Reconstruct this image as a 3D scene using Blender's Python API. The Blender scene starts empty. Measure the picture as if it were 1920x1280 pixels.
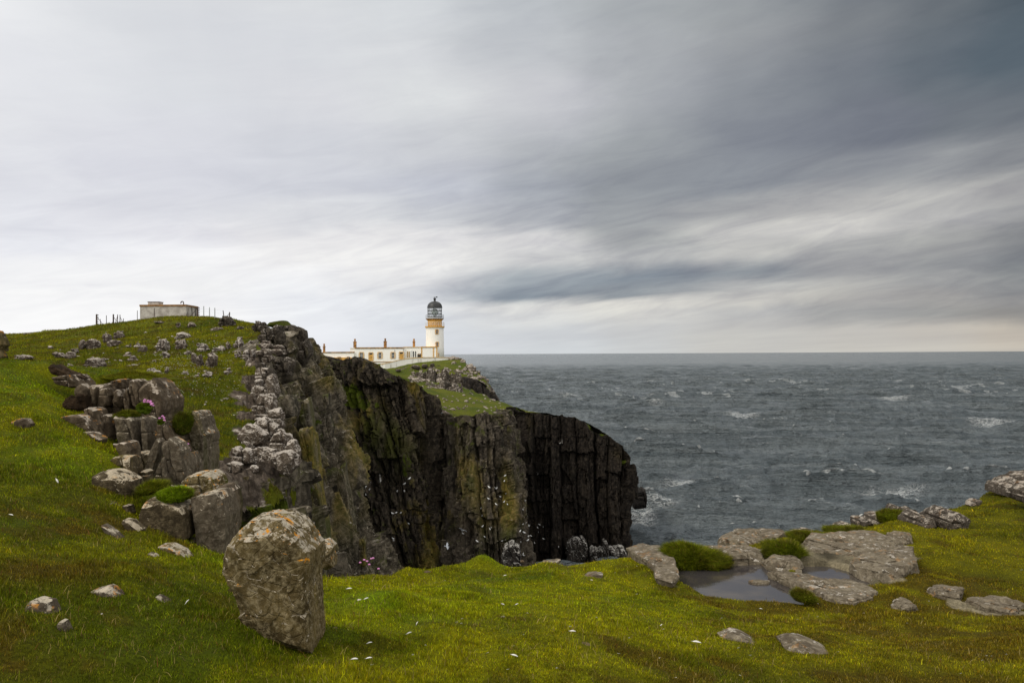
import bpy, math, random
import numpy as np
from mathutils import Matrix, Vector
random.seed(7)
RNG = np.random.default_rng(11)
scene = bpy.context.scene
COL = scene.collection

# ------------------------------------------------------------------ camera
F = 1493.0                      # focal length in pixels of a 1920 px wide picture
CAMZ = 28.0
cam_data = bpy.data.cameras.new('camera')
cam_data.sensor_width = 36.0
cam_data.lens = F / 1920 * 36.0
cam_data.clip_start = 0.05
cam_data.clip_end = 90000
cam = bpy.data.objects.new('camera', cam_data)
COL.objects.link(cam)
ROT = Matrix.Rotation(math.radians(90 + 0.87), 4, 'X') @ Matrix.Rotation(math.radians(-0.30), 4, 'Z')
cam.matrix_world = Matrix.Translation((0, 0, CAMZ)) @ ROT
scene.camera = cam
R3 = np.array(ROT.to_3x3())

def ray(px, py):
    px = np.asarray(px, float); py = np.asarray(py, float)
    v = np.stack([(px - 960) / F, (640 - py) / F, -np.ones_like(px)], -1)
    w = v @ R3.T
    return w / w[..., 1:2]
def P(px, py, d):
    "point seen at picture position px, py (1920 x 1280) standing d metres ahead of the camera"
    d = np.asarray(d, float)
    return np.array([0, 0, CAMZ]) + ray(px, py) * d[..., None]
def PZ(px, py, z):
    r = ray(px, py)
    return np.array([0, 0, CAMZ]) + r * ((z - CAMZ) / r[..., 2])[..., None]

# ------------------------------------------------------------------ noise
def _h(i, j, k, s=0):
    n = (i.astype(np.int64) * 374761393 + j.astype(np.int64) * 668265263 + k.astype(np.int64) * 2147483647 + s * 974634777) & 0xffffffff
    n = ((n ^ (n >> 13)) * 1274126177) & 0xffffffff
    n = ((n ^ (n >> 16)) * 2246822519) & 0xffffffff
    return ((n ^ (n >> 15)) & 0xffffff) / float(0xffffff)
def noise3(x, y, z, s=0):
    x, y, z = np.broadcast_arrays(np.asarray(x, float), np.asarray(y, float), np.asarray(z, float))
    xi, yi, zi = np.floor(x), np.floor(y), np.floor(z)
    fx, fy, fz = x - xi, y - yi, z - zi
    u, v, w = [t * t * t * (t * (t * 6 - 15) + 10) for t in (fx, fy, fz)]
    r = 0
    for a in (0, 1):
        for b in (0, 1):
            for c in (0, 1):
                k = (u if a else 1 - u) * (v if b else 1 - v) * (w if c else 1 - w)
                r = r + k * _h(xi + a, yi + b, zi + c, s)
    return r * 2 - 1
def fbm(x, y, z, o=4, s=0, gain=0.5):
    r = 0; a = 1.0; t = 0
    for i in range(o):
        r = r + a * noise3(x, y, z, s + i); t += a
        x, y, z = np.asarray(x) * 2.03 + 17, np.asarray(y) * 2.03 + 5, np.asarray(z) * 2.03 + 9
        a *= gain
    return r / t
def sstep(a, b, x):
    t = np.clip((x - a) / (b - a), 0, 1)
    return t * t * (3 - 2 * t)
def cells1(x, s=0, jit=0.8):
    "jittered 1D cells: id and distance to the nearer border (in cell widths)"
    i = np.floor(x)
    best = np.full(x.shape, 9.0); sec = np.full(x.shape, 9.0); bid = i.copy(); off = np.zeros(x.shape)
    for k in (-1, 0, 1):
        c = i + k + 0.5 + (_h(i + k, i * 0, i * 0, s + 5) - 0.5) * jit
        d = np.abs(x - c)
        m = d < best
        sec = np.where(m, best, np.minimum(sec, d)); bid = np.where(m, i + k, bid); best = np.where(m, d, best); off = np.where(m, x - c, off)
    return bid, (sec - best) * 0.5, off
def cells2(x, y, s=0, jit=0.9):
    i, j = np.floor(x), np.floor(y)
    best = np.full(x.shape, 9.0); sec = np.full(x.shape, 9.0); bi = i.copy(); bj = j.copy()
    for a in (-1, 0, 1):
        for b in (-1, 0, 1):
            cx = i + a + 0.5 + (_h(i + a, j + b, i * 0, s + 1) - 0.5) * jit
            cy = j + b + 0.5 + (_h(i + a, j + b, i * 0, s + 2) - 0.5) * jit
            d = np.hypot(x - cx, y - cy)
            m = d < best
            sec = np.where(m, best, np.minimum(sec, d)); bi = np.where(m, i + a, bi); bj = np.where(m, j + b, bj); best = np.where(m, d, best)
    return _h(bi, bj, i * 0, s + 3), (sec - best) * 0.5

def chips(x, y, z, s=0):
    "flat facets like broken stone: every cell is its own tilted plane"
    i, j, k = np.floor(x), np.floor(y), np.floor(z)
    best = np.full(x.shape, 99.0); out = np.zeros(x.shape)
    for a in (-1, 0, 1):
        for b in (-1, 0, 1):
            for c in (-1, 0, 1):
                I, J, K = i + a, j + b, k + c
                ox = x - (I + _h(I, J, K, s + 1)); oy = y - (J + _h(I, J, K, s + 2)); oz = z - (K + _h(I, J, K, s + 3))
                d = ox * ox + oy * oy + oz * oz; m = d < best
                pl = (_h(I, J, K, s + 4) - .5) * 2 * ox + (_h(I, J, K, s + 5) - .5) * 2 * oy + (_h(I, J, K, s + 6) - .5) * 2 * oz + (_h(I, J, K, s + 7) - .5) * 0.8
                best = np.where(m, d, best); out = np.where(m, pl, out)
    return out
# ------------------------------------------------------------------ mesh helpers
def mesh_np(name, verts, quads=None, tris=None, smooth=False, colors=None, attrs=None):
    me = bpy.data.meshes.new(name)
    verts = np.asarray(verts, np.float32).reshape(-1, 3)
    nq = 0 if quads is None else len(quads); nt = 0 if tris is None else len(tris)
    me.vertices.add(len(verts)); me.vertices.foreach_set('co', verts.ravel())
    loops = []
    if nq: loops.append(np.asarray(quads, np.int32).ravel())
    if nt: loops.append(np.asarray(tris, np.int32).ravel())
    loops = np.concatenate(loops)
    me.loops.add(len(loops)); me.loops.foreach_set('vertex_index', loops)
    me.polygons.add(nq + nt)
    starts = np.concatenate([np.arange(nq) * 4, nq * 4 + np.arange(nt) * 3]).astype(np.int32)
    me.polygons.foreach_set('loop_start', starts)
    me.polygons.foreach_set('use_smooth', np.full(nq + nt, smooth))
    if colors is not None:
        ca = me.color_attributes.new('Col', 'FLOAT_COLOR', 'POINT')
        c4 = np.ones((len(verts), 4), np.float32); c4[:, :3] = colors
        ca.data.foreach_set('color', c4.ravel())
    if attrs:
        for k, v in attrs.items():
            a = me.attributes.new(k, 'FLOAT', 'POINT'); a.data.foreach_set('value', np.asarray(v, np.float32).ravel())
    me.update(calc_edges=True); me.validate()
    return me
def grid_quads(nu, nv, wrap=False):
    i = np.arange(nu - (0 if wrap else 1))[:, None]; j = np.arange(nv - 1)[None, :]
    i2 = (i + 1) % nu
    a = i * nv + j; b = i2 * nv + j; c = i2 * nv + j + 1; d = i * nv + j + 1
    return np.stack([a, b, c, d], -1).reshape(-1, 4)
USED = {}
def link(name, me, mat=None, parent=None, label=None, cat=None, group=None, kind=None, loc=None):
    o = bpy.data.objects.new(name, me); COL.objects.link(o)
    if mat is not None and me is not None:
        me.materials.clear(); me.materials.append(mat)
    if parent is not None: o.parent = parent
    if label: o['label'] = label
    if cat: o['category'] = cat
    if group: o['group'] = group
    if kind: o['kind'] = kind
    if loc is not None: o.location = loc
    return o
def empty(name, loc, label, cat, group=None):
    o = bpy.data.objects.new(name, None); COL.objects.link(o)
    o.location = loc; o['label'] = label; o['category'] = cat; o.empty_display_size = 0.2
    if group: o['group'] = group
    return o
class MB:
    "collects boxes, tubes and lathes into one mesh"
    def __init__(s): s.v = []; s.f = []
    def add(s, vs, fs):
        n = len(s.v); s.v += [tuple(map(float, p)) for p in vs]; s.f += [tuple(n + i for i in f) for f in fs]; return s
    def box(s, x0, x1, y0, y1, z0, z1, bev=0.0):
        vs = [(x, y, z) for x in (x0, x1) for y in (y0, y1) for z in (z0, z1)]
        return s.add(vs, [(0, 1, 3, 2), (4, 6, 7, 5), (0, 4, 5, 1), (2, 3, 7, 6), (0, 2, 6, 4), (1, 5, 7, 3)])
    def tube(s, a, b, r, r2=None, n=8):
        a = Vector(a); b = Vector(b); d = (b - a).normalized(); r2 = r if r2 is None else r2
        u = d.orthogonal().normalized(); w = d.cross(u)
        vs = []
        for c, rr in ((a, r), (b, r2)):
            for k in range(n):
                t = 2 * math.pi * k / n
                vs.append(tuple(c + (u * math.cos(t) + w * math.sin(t)) * rr))
        fs = [(k, (k + 1) % n, n + (k + 1) % n, n + k) for k in range(n)] + [tuple(range(n))[::-1], tuple(range(n, 2 * n))]
        return s.add(vs, fs)
    def path(s, pts, r, n=8):
        for a, b in zip(pts[:-1], pts[1:]): s.tube(a, b, r, n=n)
        return s
    def lathe(s, prof, c=(0, 0, 0), n=40, arc=None):
        vs = []; m = len(prof)
        for k in range(n):
            t = 2 * math.pi * k / n
            for r, z in prof: vs.append((c[0] + r * math.cos(t), c[1] + r * math.sin(t), c[2] + z))
        fs = []
        for k in range(n):
            for j in range(m - 1):
                a = k * m + j; b = ((k + 1) % n) * m + j
                fs.append((a, b, b + 1, a + 1))
        return s.add(vs, fs)
    def build(s, name, mat, parent=None, smooth=False, loc=None, **kw):
        me = bpy.data.meshes.new(name); me.from_pydata(s.v, [], s.f); me.update()
        if smooth:
            for p in me.polygons: p.use_smooth = True
        return link(name, me, mat, parent, loc=loc, **kw)

# ------------------------------------------------------------------ node helpers
class NT:
    def __init__(s, tree): s.t = tree; s.n = tree.nodes; s.l = tree.links
    def new(s, typ, **kw):
        n = s.n.new(typ)
        for k, v in kw.items(): setattr(n, k, v)
        return n
    def put(s, sock, v):
        if isinstance(v, bpy.types.NodeSocket): s.l.new(v, sock)
        elif v is not None:
            if sock.type == 'RGBA' and len(v) == 3: v = (*v, 1)
            sock.default_value = v
    def math(s, op, a, b=None, c=None, clamp=False):
        n = s.new('ShaderNodeMath', operation=op, use_clamp=clamp)
        s.put(n.inputs[0], a); s.put(n.inputs[1], b)
        if c is not None: s.put(n.inputs[2], c)
        return n.outputs[0]
    def vmath(s, op, a, b=None):
        n = s.new('ShaderNodeVectorMath', operation=op); s.put(n.inputs[0], a)
        if b is not None: s.put(n.inputs[1], b)
        return n.outputs[0]
    def mix(s, f, a, b, mode='MIX'):
        n = s.new('ShaderNodeMix', data_type='RGBA', blend_type=mode); n.clamp_factor = True
        s.put(n.inputs[0], f); s.put(n.inputs[6], a); s.put(n.inputs[7], b)
        return n.outputs[2]
    def noise(s, vec, scale, detail=6, rough=0.55, dist=0.0):
        n = s.new('ShaderNodeTexNoise'); s.put(n.inputs['Vector'], vec)
        n.inputs['Scale'].default_value = scale; n.inputs['Detail'].default_value = detail
        n.inputs['Roughness'].default_value = rough; n.inputs['Distortion'].default_value = dist
        return n.outputs['Fac']
    def voro(s, vec, scale, feature='F1', rnd=1.0, out='Distance'):
        n = s.new('ShaderNodeTexVoronoi', feature=feature); s.put(n.inputs['Vector'], vec)
        n.inputs['Scale'].default_value = scale; n.inputs['Randomness'].default_value = rnd
        return n.outputs[out]
    def ramp(s, f, stops, interp='LINEAR'):
        n = s.new('ShaderNodeValToRGB'); r = n.color_ramp; r.interpolation = interp
        while len(r.elements) < len(stops): r.elements.new(0.5)
        for e, (p, c) in zip(r.elements, stops):
            e.position = p; e.color = (c, c, c, 1) if isinstance(c, (int, float)) else (*c, 1)
        s.put(n.inputs[0], f); return n.outputs[0]
    def mapr(s, f, a, b, c=0.0, d=1.0, smooth=True):
        n = s.new('ShaderNodeMapRange'); n.interpolation_type = 'SMOOTHSTEP' if smooth else 'LINEAR'
        n.clamp = True if not smooth else n.clamp
        s.put(n.inputs[0], f); s.put(n.inputs[1], a); s.put(n.inputs[2], b); s.put(n.inputs[3], c); s.put(n.inputs[4], d)
        return n.outputs[0]
    def scalev(s, vec, sc):
        n = s.new('ShaderNodeMapping'); s.put(n.inputs['Vector'], vec); n.inputs['Scale'].default_value = sc
        return n.outputs[0]
    def bump(s, h, strength, dist, normal=None):
        n = s.new('ShaderNodeBump'); s.put(n.inputs['Height'], h); n.inputs['Strength'].default_value = strength
        n.inputs['Distance'].default_value = dist
        if normal is not None: s.put(n.inputs['Normal'], normal)
        return n.outputs[0]
    def attr(s, name, out='Fac'):
        n = s.new('ShaderNodeAttribute'); n.attribute_name = name; return n.outputs[out]
def material(name):
    m = bpy.data.materials.new(name); m.use_nodes = True; t = NT(m.node_tree)
    b = m.node_tree.nodes['Principled BSDF']
    return m, t, b
def srgb(r, g, b):
    f = lambda c: (c / 255 / 12.92) if c <= 10 else ((c / 255 + 0.055) / 1.055) ** 2.4
    return (f(r), f(g), f(b))
def simple_mat(name, col, rough=0.6, metal=0.0, var=0.0, vscale=3.0, bump=0.0, spec=None):
    m, t, b = material(name)
    if var:
        g = t.new('ShaderNodeNewGeometry').outputs['Position']
        f = t.noise(g, vscale, 5)
        c = t.mix(t.mapr(f, 0.3, 0.7), tuple(x * (1 - var) for x in col), tuple(min(1, x * (1 + var * 0.5)) for x in col))
        t.put(b.inputs['Base Color'], c)
        if bump: t.put(b.inputs['Normal'], t.bump(f, 0.5, bump))
    else: b.inputs['Base Color'].default_value = (*col, 1)
    b.inputs['Roughness'].default_value = rough; b.inputs['Metallic'].default_value = metal
    if spec is not None: b.inputs['Specular IOR Level'].default_value = spec
    return m
# ------------------------------------------------------------------ materials
def rock_material(name, dark, mid, lite, sc=1.0, white=0.5, wcol=(0.55, 0.50, 0.44), orange=0.0, ochre=0.0, streak=0.0, up_white=0.6, bump=0.02, rough=0.85, moss=0.0, attr=None):
    """stone: mottled base, pale crusty lichen (more on faces turned up), orange lichen, ochre algae, rain streaks.
    sc = size of the features in metres"""
    m, t, b = material(name)
    g = t.new('ShaderNodeNewGeometry'); pos = g.outputs['Position']
    nz = t.new('ShaderNodeSeparateXYZ'); t.put(nz.inputs[0], g.outputs['Normal']); nz = nz.outputs['Z']
    n1 = t.noise(pos, 1.1 / sc, 8, 0.6, 0.4)
    n2 = t.noise(pos, 7.0 / sc, 8, 0.65)
    n3 = t.noise(pos, 36.0 / sc, 5, 0.7)
    c = t.mix(t.mapr(n1, 0.34, 0.66), dark, mid)
    c = t.mix(t.mapr(n2, 0.42, 0.70), c, lite)
    c = t.mix(t.mapr(n3, 0.52, 0.75), c, tuple(x * 0.45 for x in dark))
    c = t.mix(t.math('MULTIPLY', t.mapr(n3, 0.40, 0.22), 0.5), c, lite)
    if streak:
        sv = t.scalev(pos, (1.6 / sc, 1.6 / sc, 0.07 / sc))
        s1 = t.noise(sv, 1.0, 7, 0.6, 0.3)
        c = t.mix(t.math('MULTIPLY', t.mapr(s1, 0.50, 0.64), streak), c, tuple(x * 0.35 for x in dark))
        s2 = t.noise(t.scalev(pos, (3.1 / sc, 3.1 / sc, 0.16 / sc)), 1.0, 6, 0.6)
        c = t.mix(t.math('MULTIPLY', t.mapr(s2, 0.57, 0.70), streak * 0.8), c, lite)
    if ochre:
        ov = t.scalev(pos, (0.55 / sc, 0.55 / sc, 0.22 / sc))
        o1 = t.noise(ov, 1.0, 6, 0.6, 0.6)
        om = t.mapr(o1, 0.56, 0.68)
        if attr: om = t.math('MAXIMUM', t.math('MULTIPLY', om, 0.7), t.math('MULTIPLY', t.attr('ochre'), t.mapr(t.noise(ov, 2.4, 5), 0.36, 0.56)))
        oc = t.mix(t.mapr(n2, 0.35, 0.65), (0.100, 0.094, 0.010), (0.24, 0.165, 0.022))
        oc = t.mix(t.mapr(t.noise(pos, 0.35 / sc, 3), 0.45, 0.6), oc, (0.055, 0.062, 0.006))
        c = t.mix(t.math('MULTIPLY', om, ochre), c, oc)
    if moss:
        mm = t.math('MULTIPLY', t.mapr(t.noise(pos, 1.7 / sc, 7, 0.65), 0.56, 0.62), t.mapr(nz, 0.1, 0.5))
        c = t.mix(t.math('MULTIPLY', mm, moss), c, t.mix(n2, (0.03, 0.05, 0.004), (0.10, 0.11, 0.01)))
    if white:
        w1 = t.noise(pos, 3.2 / sc, 10, 0.74, 0.1)
        thr = t.math('SUBTRACT', 0.70 - 0.14 * white, t.math('MULTIPLY', t.mapr(nz, 0.05, 0.8), 0.13 * up_white))
        wm = t.mapr(w1, thr, t.math('ADD', thr, 0.035))
        wc = t.mix(t.mapr(n2, 0.3, 0.7), wcol, tuple(x * 0.62 for x in wcol))
        c = t.mix(t.math('MULTIPLY', wm, 0.9), c, wc)
        v1 = t.voro(pos, 3.6 / sc)                       # round lichen discs
        vm = 0.0 if streak else t.math('MULTIPLY', t.math('LESS_THAN', t.math('ADD', v1, t.math('MULTIPLY', n3, 0.12)), 0.19), t.math('GREATER_THAN', t.noise(pos, 0.9 / sc, 2), 0.52))
        c = t.mix(t.math('MULTIPLY', vm, 0.75 * min(1, white * 1.6)), c, tuple(x * 0.9 for x in wcol))
    if orange:
        o2 = t.noise(pos, 3.6 / sc, 7, 0.65, 0.4); o3 = t.noise(pos, 0.8 / sc, 2)
        om2 = t.math('MULTIPLY', t.mapr(o2, 0.575, 0.60), t.mapr(o3, 0.43, 0.50))
        om2 = t.math('MULTIPLY', om2, t.mapr(nz, 0.25, 0.65))
        c = t.mix(t.math('MULTIPLY', om2, orange), c, t.mix(n3, (0.70, 0.30, 0.008), (0.55, 0.20, 0.006)))
    if attr:
        gm = t.attr('guano')
        gs = t.noise(t.scalev(pos, (3.5 / sc, 3.5 / sc, 0.5 / sc)), 1.0, 7, 0.7)
        c = t.mix(t.math('MULTIPLY', t.mapr(gs, t.math('SUBTRACT', 0.86, t.math('MULTIPLY', gm, 0.42)), t.math('SUBTRACT', 0.92, t.math('MULTIPLY', gm, 0.42))), t.math('GREATER_THAN', gm, 0.02)), c, (0.62, 0.60, 0.57))
        gr = t.attr('green')
        gm2 = t.mapr(t.noise(pos, 1.2 / sc, 8, 0.7), t.math('SUBTRACT', 0.80, t.math('MULTIPLY', gr, 0.45)), t.math('SUBTRACT', 0.86, t.math('MULTIPLY', gr, 0.45)))
        c = t.mix(gm2, c, t.mix(n2, (0.018, 0.035, 0.003), (0.085, 0.10, 0.008)))
    t.put(b.inputs['Base Color'], c)
    b.inputs['Roughness'].default_value = rough
    b.inputs['Specular IOR Level'].default_value = 0.10
    h = t.math('ADD', t.math('MULTIPLY', n2, 0.7), t.math('MULTIPLY', n3, 0.35))
    v = t.voro(pos, 2.3 / sc, 'DISTANCE_TO_EDGE')
    h = t.math('ADD', h, t.math('MULTIPLY', t.mapr(v, 0.0, 0.05), 0.25))
    t.put(b.inputs['Normal'], t.bump(h, 0.9, bump * 3))
    return m
M = {}
M['boulder'] = rock_material('boulder_stone', (0.044, 0.031, 0.012), (0.135, 0.099, 0.040), (0.26, 0.21, 0.12), 0.20, 0.50, (0.52, 0.46, 0.36), orange=1.0, ochre=0.9, up_white=1.3, bump=0.006)
M['block'] = rock_material('grey_block_stone', (0.050, 0.039, 0.026), (0.100, 0.080, 0.056), (0.165, 0.137, 0.100), 0.30, 0.06, (0.50, 0.44, 0.34), orange=0.4, up_white=1.5, bump=0.003, ochre=0.25)
M['block_dark'] = rock_material('dark_block_stone', (0.027, 0.020, 0.011), (0.058, 0.044, 0.025), (0.12, 0.094, 0.055), 0.30, 0.16, (0.48, 0.41, 0.30), orange=0.25, up_white=1.6, bump=0.003, ochre=0.5)
M['outcrop'] = rock_material('outcrop_stone', (0.032, 0.023, 0.014), (0.080, 0.059, 0.038), (0.145, 0.113, 0.077), 0.5, 0.10, (0.50, 0.43, 0.35), orange=0.5, up_white=1.3, bump=0.004, ochre=0.3)
M['slab'] = rock_material('shore_slab_stone', (0.085, 0.068, 0.047), (0.15, 0.125, 0.088), (0.24, 0.205, 0.15), 0.40, 0.26, (0.50, 0.46, 0.40), orange=0.15, up_white=0.7, bump=0.005)
M['shore_dark'] = rock_material('shore_boulder_stone', (0.030, 0.024, 0.018), (0.065, 0.054, 0.042), (0.12, 0.10, 0.08), 0.4, 0.16, (0.42, 0.37, 0.31), orange=0.1, up_white=1.4, bump=0.006)
M['hill_rock'] = rock_material('hillside_stone', (0.045, 0.032, 0.025), (0.105, 0.080, 0.061), (0.19, 0.155, 0.125), 0.8, 0.85, (0.52, 0.46, 0.39), up_white=0.9, bump=0.03)
M['hill_white'] = rock_material('white_crusted_stone', (0.05, 0.035, 0.027), (0.12, 0.092, 0.073), (0.21, 0.175, 0.145), 0.45, 1.1, (0.66, 0.60, 0.53), up_white=0.9, bump=0.03)
M['crag'] = rock_material('crag_stone', (0.026, 0.021, 0.016), (0.060, 0.049, 0.037), (0.12, 0.10, 0.077), 1.4, 0.35, (0.42, 0.37, 0.32), up_white=1.0, bump=0.04, ochre=0.3)
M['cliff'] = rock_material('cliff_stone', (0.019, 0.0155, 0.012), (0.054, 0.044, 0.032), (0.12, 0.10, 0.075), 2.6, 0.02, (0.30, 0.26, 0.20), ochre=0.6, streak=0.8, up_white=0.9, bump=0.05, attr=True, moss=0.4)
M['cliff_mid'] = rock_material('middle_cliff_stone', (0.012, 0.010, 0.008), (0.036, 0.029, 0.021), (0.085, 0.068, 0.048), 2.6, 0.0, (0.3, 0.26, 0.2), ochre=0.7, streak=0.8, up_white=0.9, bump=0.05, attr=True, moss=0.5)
M['brink'] = rock_material('brink_stone', (0.05, 0.037, 0.027), (0.115, 0.09, 0.068), (0.19, 0.155, 0.12), 0.55, 0.85, (0.60, 0.54, 0.47), up_white=1.2, bump=0.02)
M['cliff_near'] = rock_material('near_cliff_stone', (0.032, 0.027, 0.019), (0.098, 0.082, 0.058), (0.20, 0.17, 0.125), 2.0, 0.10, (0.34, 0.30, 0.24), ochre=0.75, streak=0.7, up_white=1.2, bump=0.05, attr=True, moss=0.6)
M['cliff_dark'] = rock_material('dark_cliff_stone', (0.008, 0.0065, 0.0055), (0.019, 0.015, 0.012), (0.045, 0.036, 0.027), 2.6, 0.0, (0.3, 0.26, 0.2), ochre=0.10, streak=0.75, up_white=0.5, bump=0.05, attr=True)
M['peat'] = simple_mat('peat_soil', (0.035, 0.022, 0.012), 0.95, var=0.6, vscale=9, bump=0.05, spec=0.1)

def grass_ground(name, g1, g2, brown, sc=1.0, rock=None, bumpd=0.05, rockattr=False):
    m, t, b = material(name)
    g = t.new('ShaderNodeNewGeometry'); pos = g.outputs['Position']
    nz = t.new('ShaderNodeSeparateXYZ'); t.put(nz.inputs[0], g.outputs['True Normal']); nz = nz.outputs['Z']
    n1 = t.noise(pos, 0.25 / sc, 6, 0.6, 0.5); n2 = t.noise(pos, 1.7 / sc, 8, 0.7); n3 = t.noise(pos, 14 / sc, 5, 0.75)
    c = t.mix(t.mapr(n1, 0.36, 0.64), g1, g2)
    c = t.mix(t.math('MULTIPLY', t.mapr(n2, 0.52, 0.68), 0.6), c, brown)
    c = t.mix(t.math('MULTIPLY', t.mapr(n3, 0.50, 0.30), 0.55), c, tuple(x * 0.45 for x in g1))
    c = t.mix(t.math('MULTIPLY', t.mapr(n3, 0.55, 0.72), 0.5), c, tuple(min(1, x * 1.7) for x in g2))
    if rockattr:
        ra = t.attr('rocky'); n5 = t.noise(pos, 1.6, 9, 0.72); r = t.mix(t.mapr(n5, 0.40, 0.60), (0.05, 0.038, 0.028), (0.17, 0.135, 0.105)); r = t.mix(t.mapr(n5, 0.58, 0.63), r, (0.50, 0.44, 0.38))
        c = t.mix(t.mapr(t.math('ADD', ra, t.math('MULTIPLY', t.math('SUBTRACT', n2, 0.5), 0.9)), 0.45, 0.52), c, r)
    if rock:
        r = t.mix(t.mapr(n2, 0.4, 0.65), rock[0], rock[1])
        w = t.noise(pos, 2.2 / sc, 8, 0.7); r = t.mix(t.mapr(w, 0.57, 0.61), r, (0.52, 0.46, 0.40))
        rm = t.math('ADD', t.math('SUBTRACT', 1.0, nz), t.math('MULTIPLY', t.math('SUBTRACT', n2, 0.5), 0.25)); rm = t.math('ADD', rm, t.math('MULTIPLY', t.mapr(t.noise(pos, 0.30, 7, 0.65), 0.55, 0.63), 0.11))
        c = t.mix(t.mapr(rm, rock[2], rock[2] + 0.05), c, r)
    t.put(b.inputs['Base Color'], c); b.inputs['Roughness'].default_value = 0.95; b.inputs['Specular IOR Level'].default_value = 0.12
    h = t.math('ADD', n3, t.math('MULTIPLY', n2, 2.0))
    t.put(b.inputs['Normal'], t.bump(h, 0.8, bumpd))
    return m
M['hill'] = grass_ground('hill_turf', (0.050, 0.066, 0.004), (0.110, 0.120, 0.006), (0.075, 0.055, 0.014), 2.2, bumpd=0.3, rockattr=True)
M['headland'] = grass_ground('headland_turf', (0.055, 0.080, 0.006), (0.115, 0.125, 0.010), (0.10, 0.085, 0.03), 3.0, rock=((0.035, 0.028, 0.022), (0.15, 0.12, 0.10), 0.16), bumpd=0.4)

def vcol_mat(name, mul=1.0, rough=0.9, nscale=60, trans=0.0):
    m, t, b = material(name)
    pos = t.new('ShaderNodeNewGeometry').outputs['Position']
    c = t.attr('Col', 'Color')
    n = t.noise(pos, nscale, 4, 0.7)
    c = t.mix(t.mapr(n, 0.3, 0.7), t.mix(1.0, c, (0.55, 0.55, 0.5), 'MULTIPLY'), t.mix(1.0, c, (1.35, 1.35, 1.2), 'MULTIPLY'))
    t.put(b.inputs['Base Color'], c); b.inputs['Roughness'].default_value = rough; b.inputs['Specular IOR Level'].default_value = 0.05
    if trans:
        tr = t.new('ShaderNodeBsdfTranslucent'); t.put(tr.inputs[0], c)
        mx = t.new('ShaderNodeMixShader'); mx.inputs[0].default_value = trans
        t.l.new(b.outputs[0], mx.inputs[1]); t.l.new(tr.outputs[0], mx.inputs[2])
        t.l.new(mx.outputs[0], t.n['Material Output'].inputs['Surface'])
    return m
M['turf'] = vcol_mat('turf_ground', nscale=45)
M['blades'] = vcol_mat('grass_blades', nscale=9, rough=0.7, trans=0.18)
# ------------------------------------------------------------------ terrain surfaces
class TPS:
    def __init__(s, pts, lam=1e-3):
        pts = np.asarray(pts, float); s.c = pts[:, :2].mean(0); s.k = np.abs(pts[:, :2] - s.c).max()
        s.p = (pts[:, :2] - s.c) / s.k; n = len(pts)
        A = s.phi(s.p[:, None] - s.p[None]) + lam * np.eye(n)
        Q = np.hstack([np.ones((n, 1)), s.p])
        L = np.zeros((n + 3, n + 3)); L[:n, :n] = A; L[:n, n:] = Q; L[n:, :n] = Q.T
        s.w = np.linalg.solve(L, np.concatenate([pts[:, 2], [0, 0, 0]]))
    def phi(s, d):
        r2 = (d ** 2).sum(-1); return 0.5 * r2 * np.log(r2 + 1e-12)
    def __call__(s, x, y):
        x = np.asarray(x, float); q = (np.stack([x.ravel(), np.asarray(y, float).ravel()], -1) - s.c) / s.k
        out = np.empty(len(q))
        for i in range(0, len(q), 20000):
            b = q[i:i + 20000]
            out[i:i + 20000] = s.phi(b[:, None] - s.p[None]) @ s.w[:-3] + s.w[-3] + b @ s.w[-2:]
        return out.reshape(x.shape)
def sdist(poly, x, y):
    "signed distance to a polygon, positive outside"
    poly = np.asarray(poly, float); sh = np.shape(x); x = np.ravel(x); y = np.ravel(y)
    dmin = np.full(x.shape, 1e9); ins = np.zeros(x.shape, bool)
    for a, b in zip(poly, np.roll(poly, -1, 0)):
        e = b - a; t = np.clip(((x - a[0]) * e[0] + (y - a[1]) * e[1]) / (e @ e + 1e-12), 0, 1)
        dmin = np.minimum(dmin, np.hypot(x - a[0] - t * e[0], y - a[1] - t * e[1]))
        c = (a[1] > y) != (b[1] > y)
        xi = (b[0] - a[0]) * (y - a[1]) / (b[1] - a[1] + 1e-12) + a[0]
        ins ^= c & (x < xi)
    return np.where(ins, -dmin, dmin).reshape(sh)
def pp(lst): return np.array([P(*q) for q in lst])
def xyd(lst): return pp(lst)[:, :2]

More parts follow.
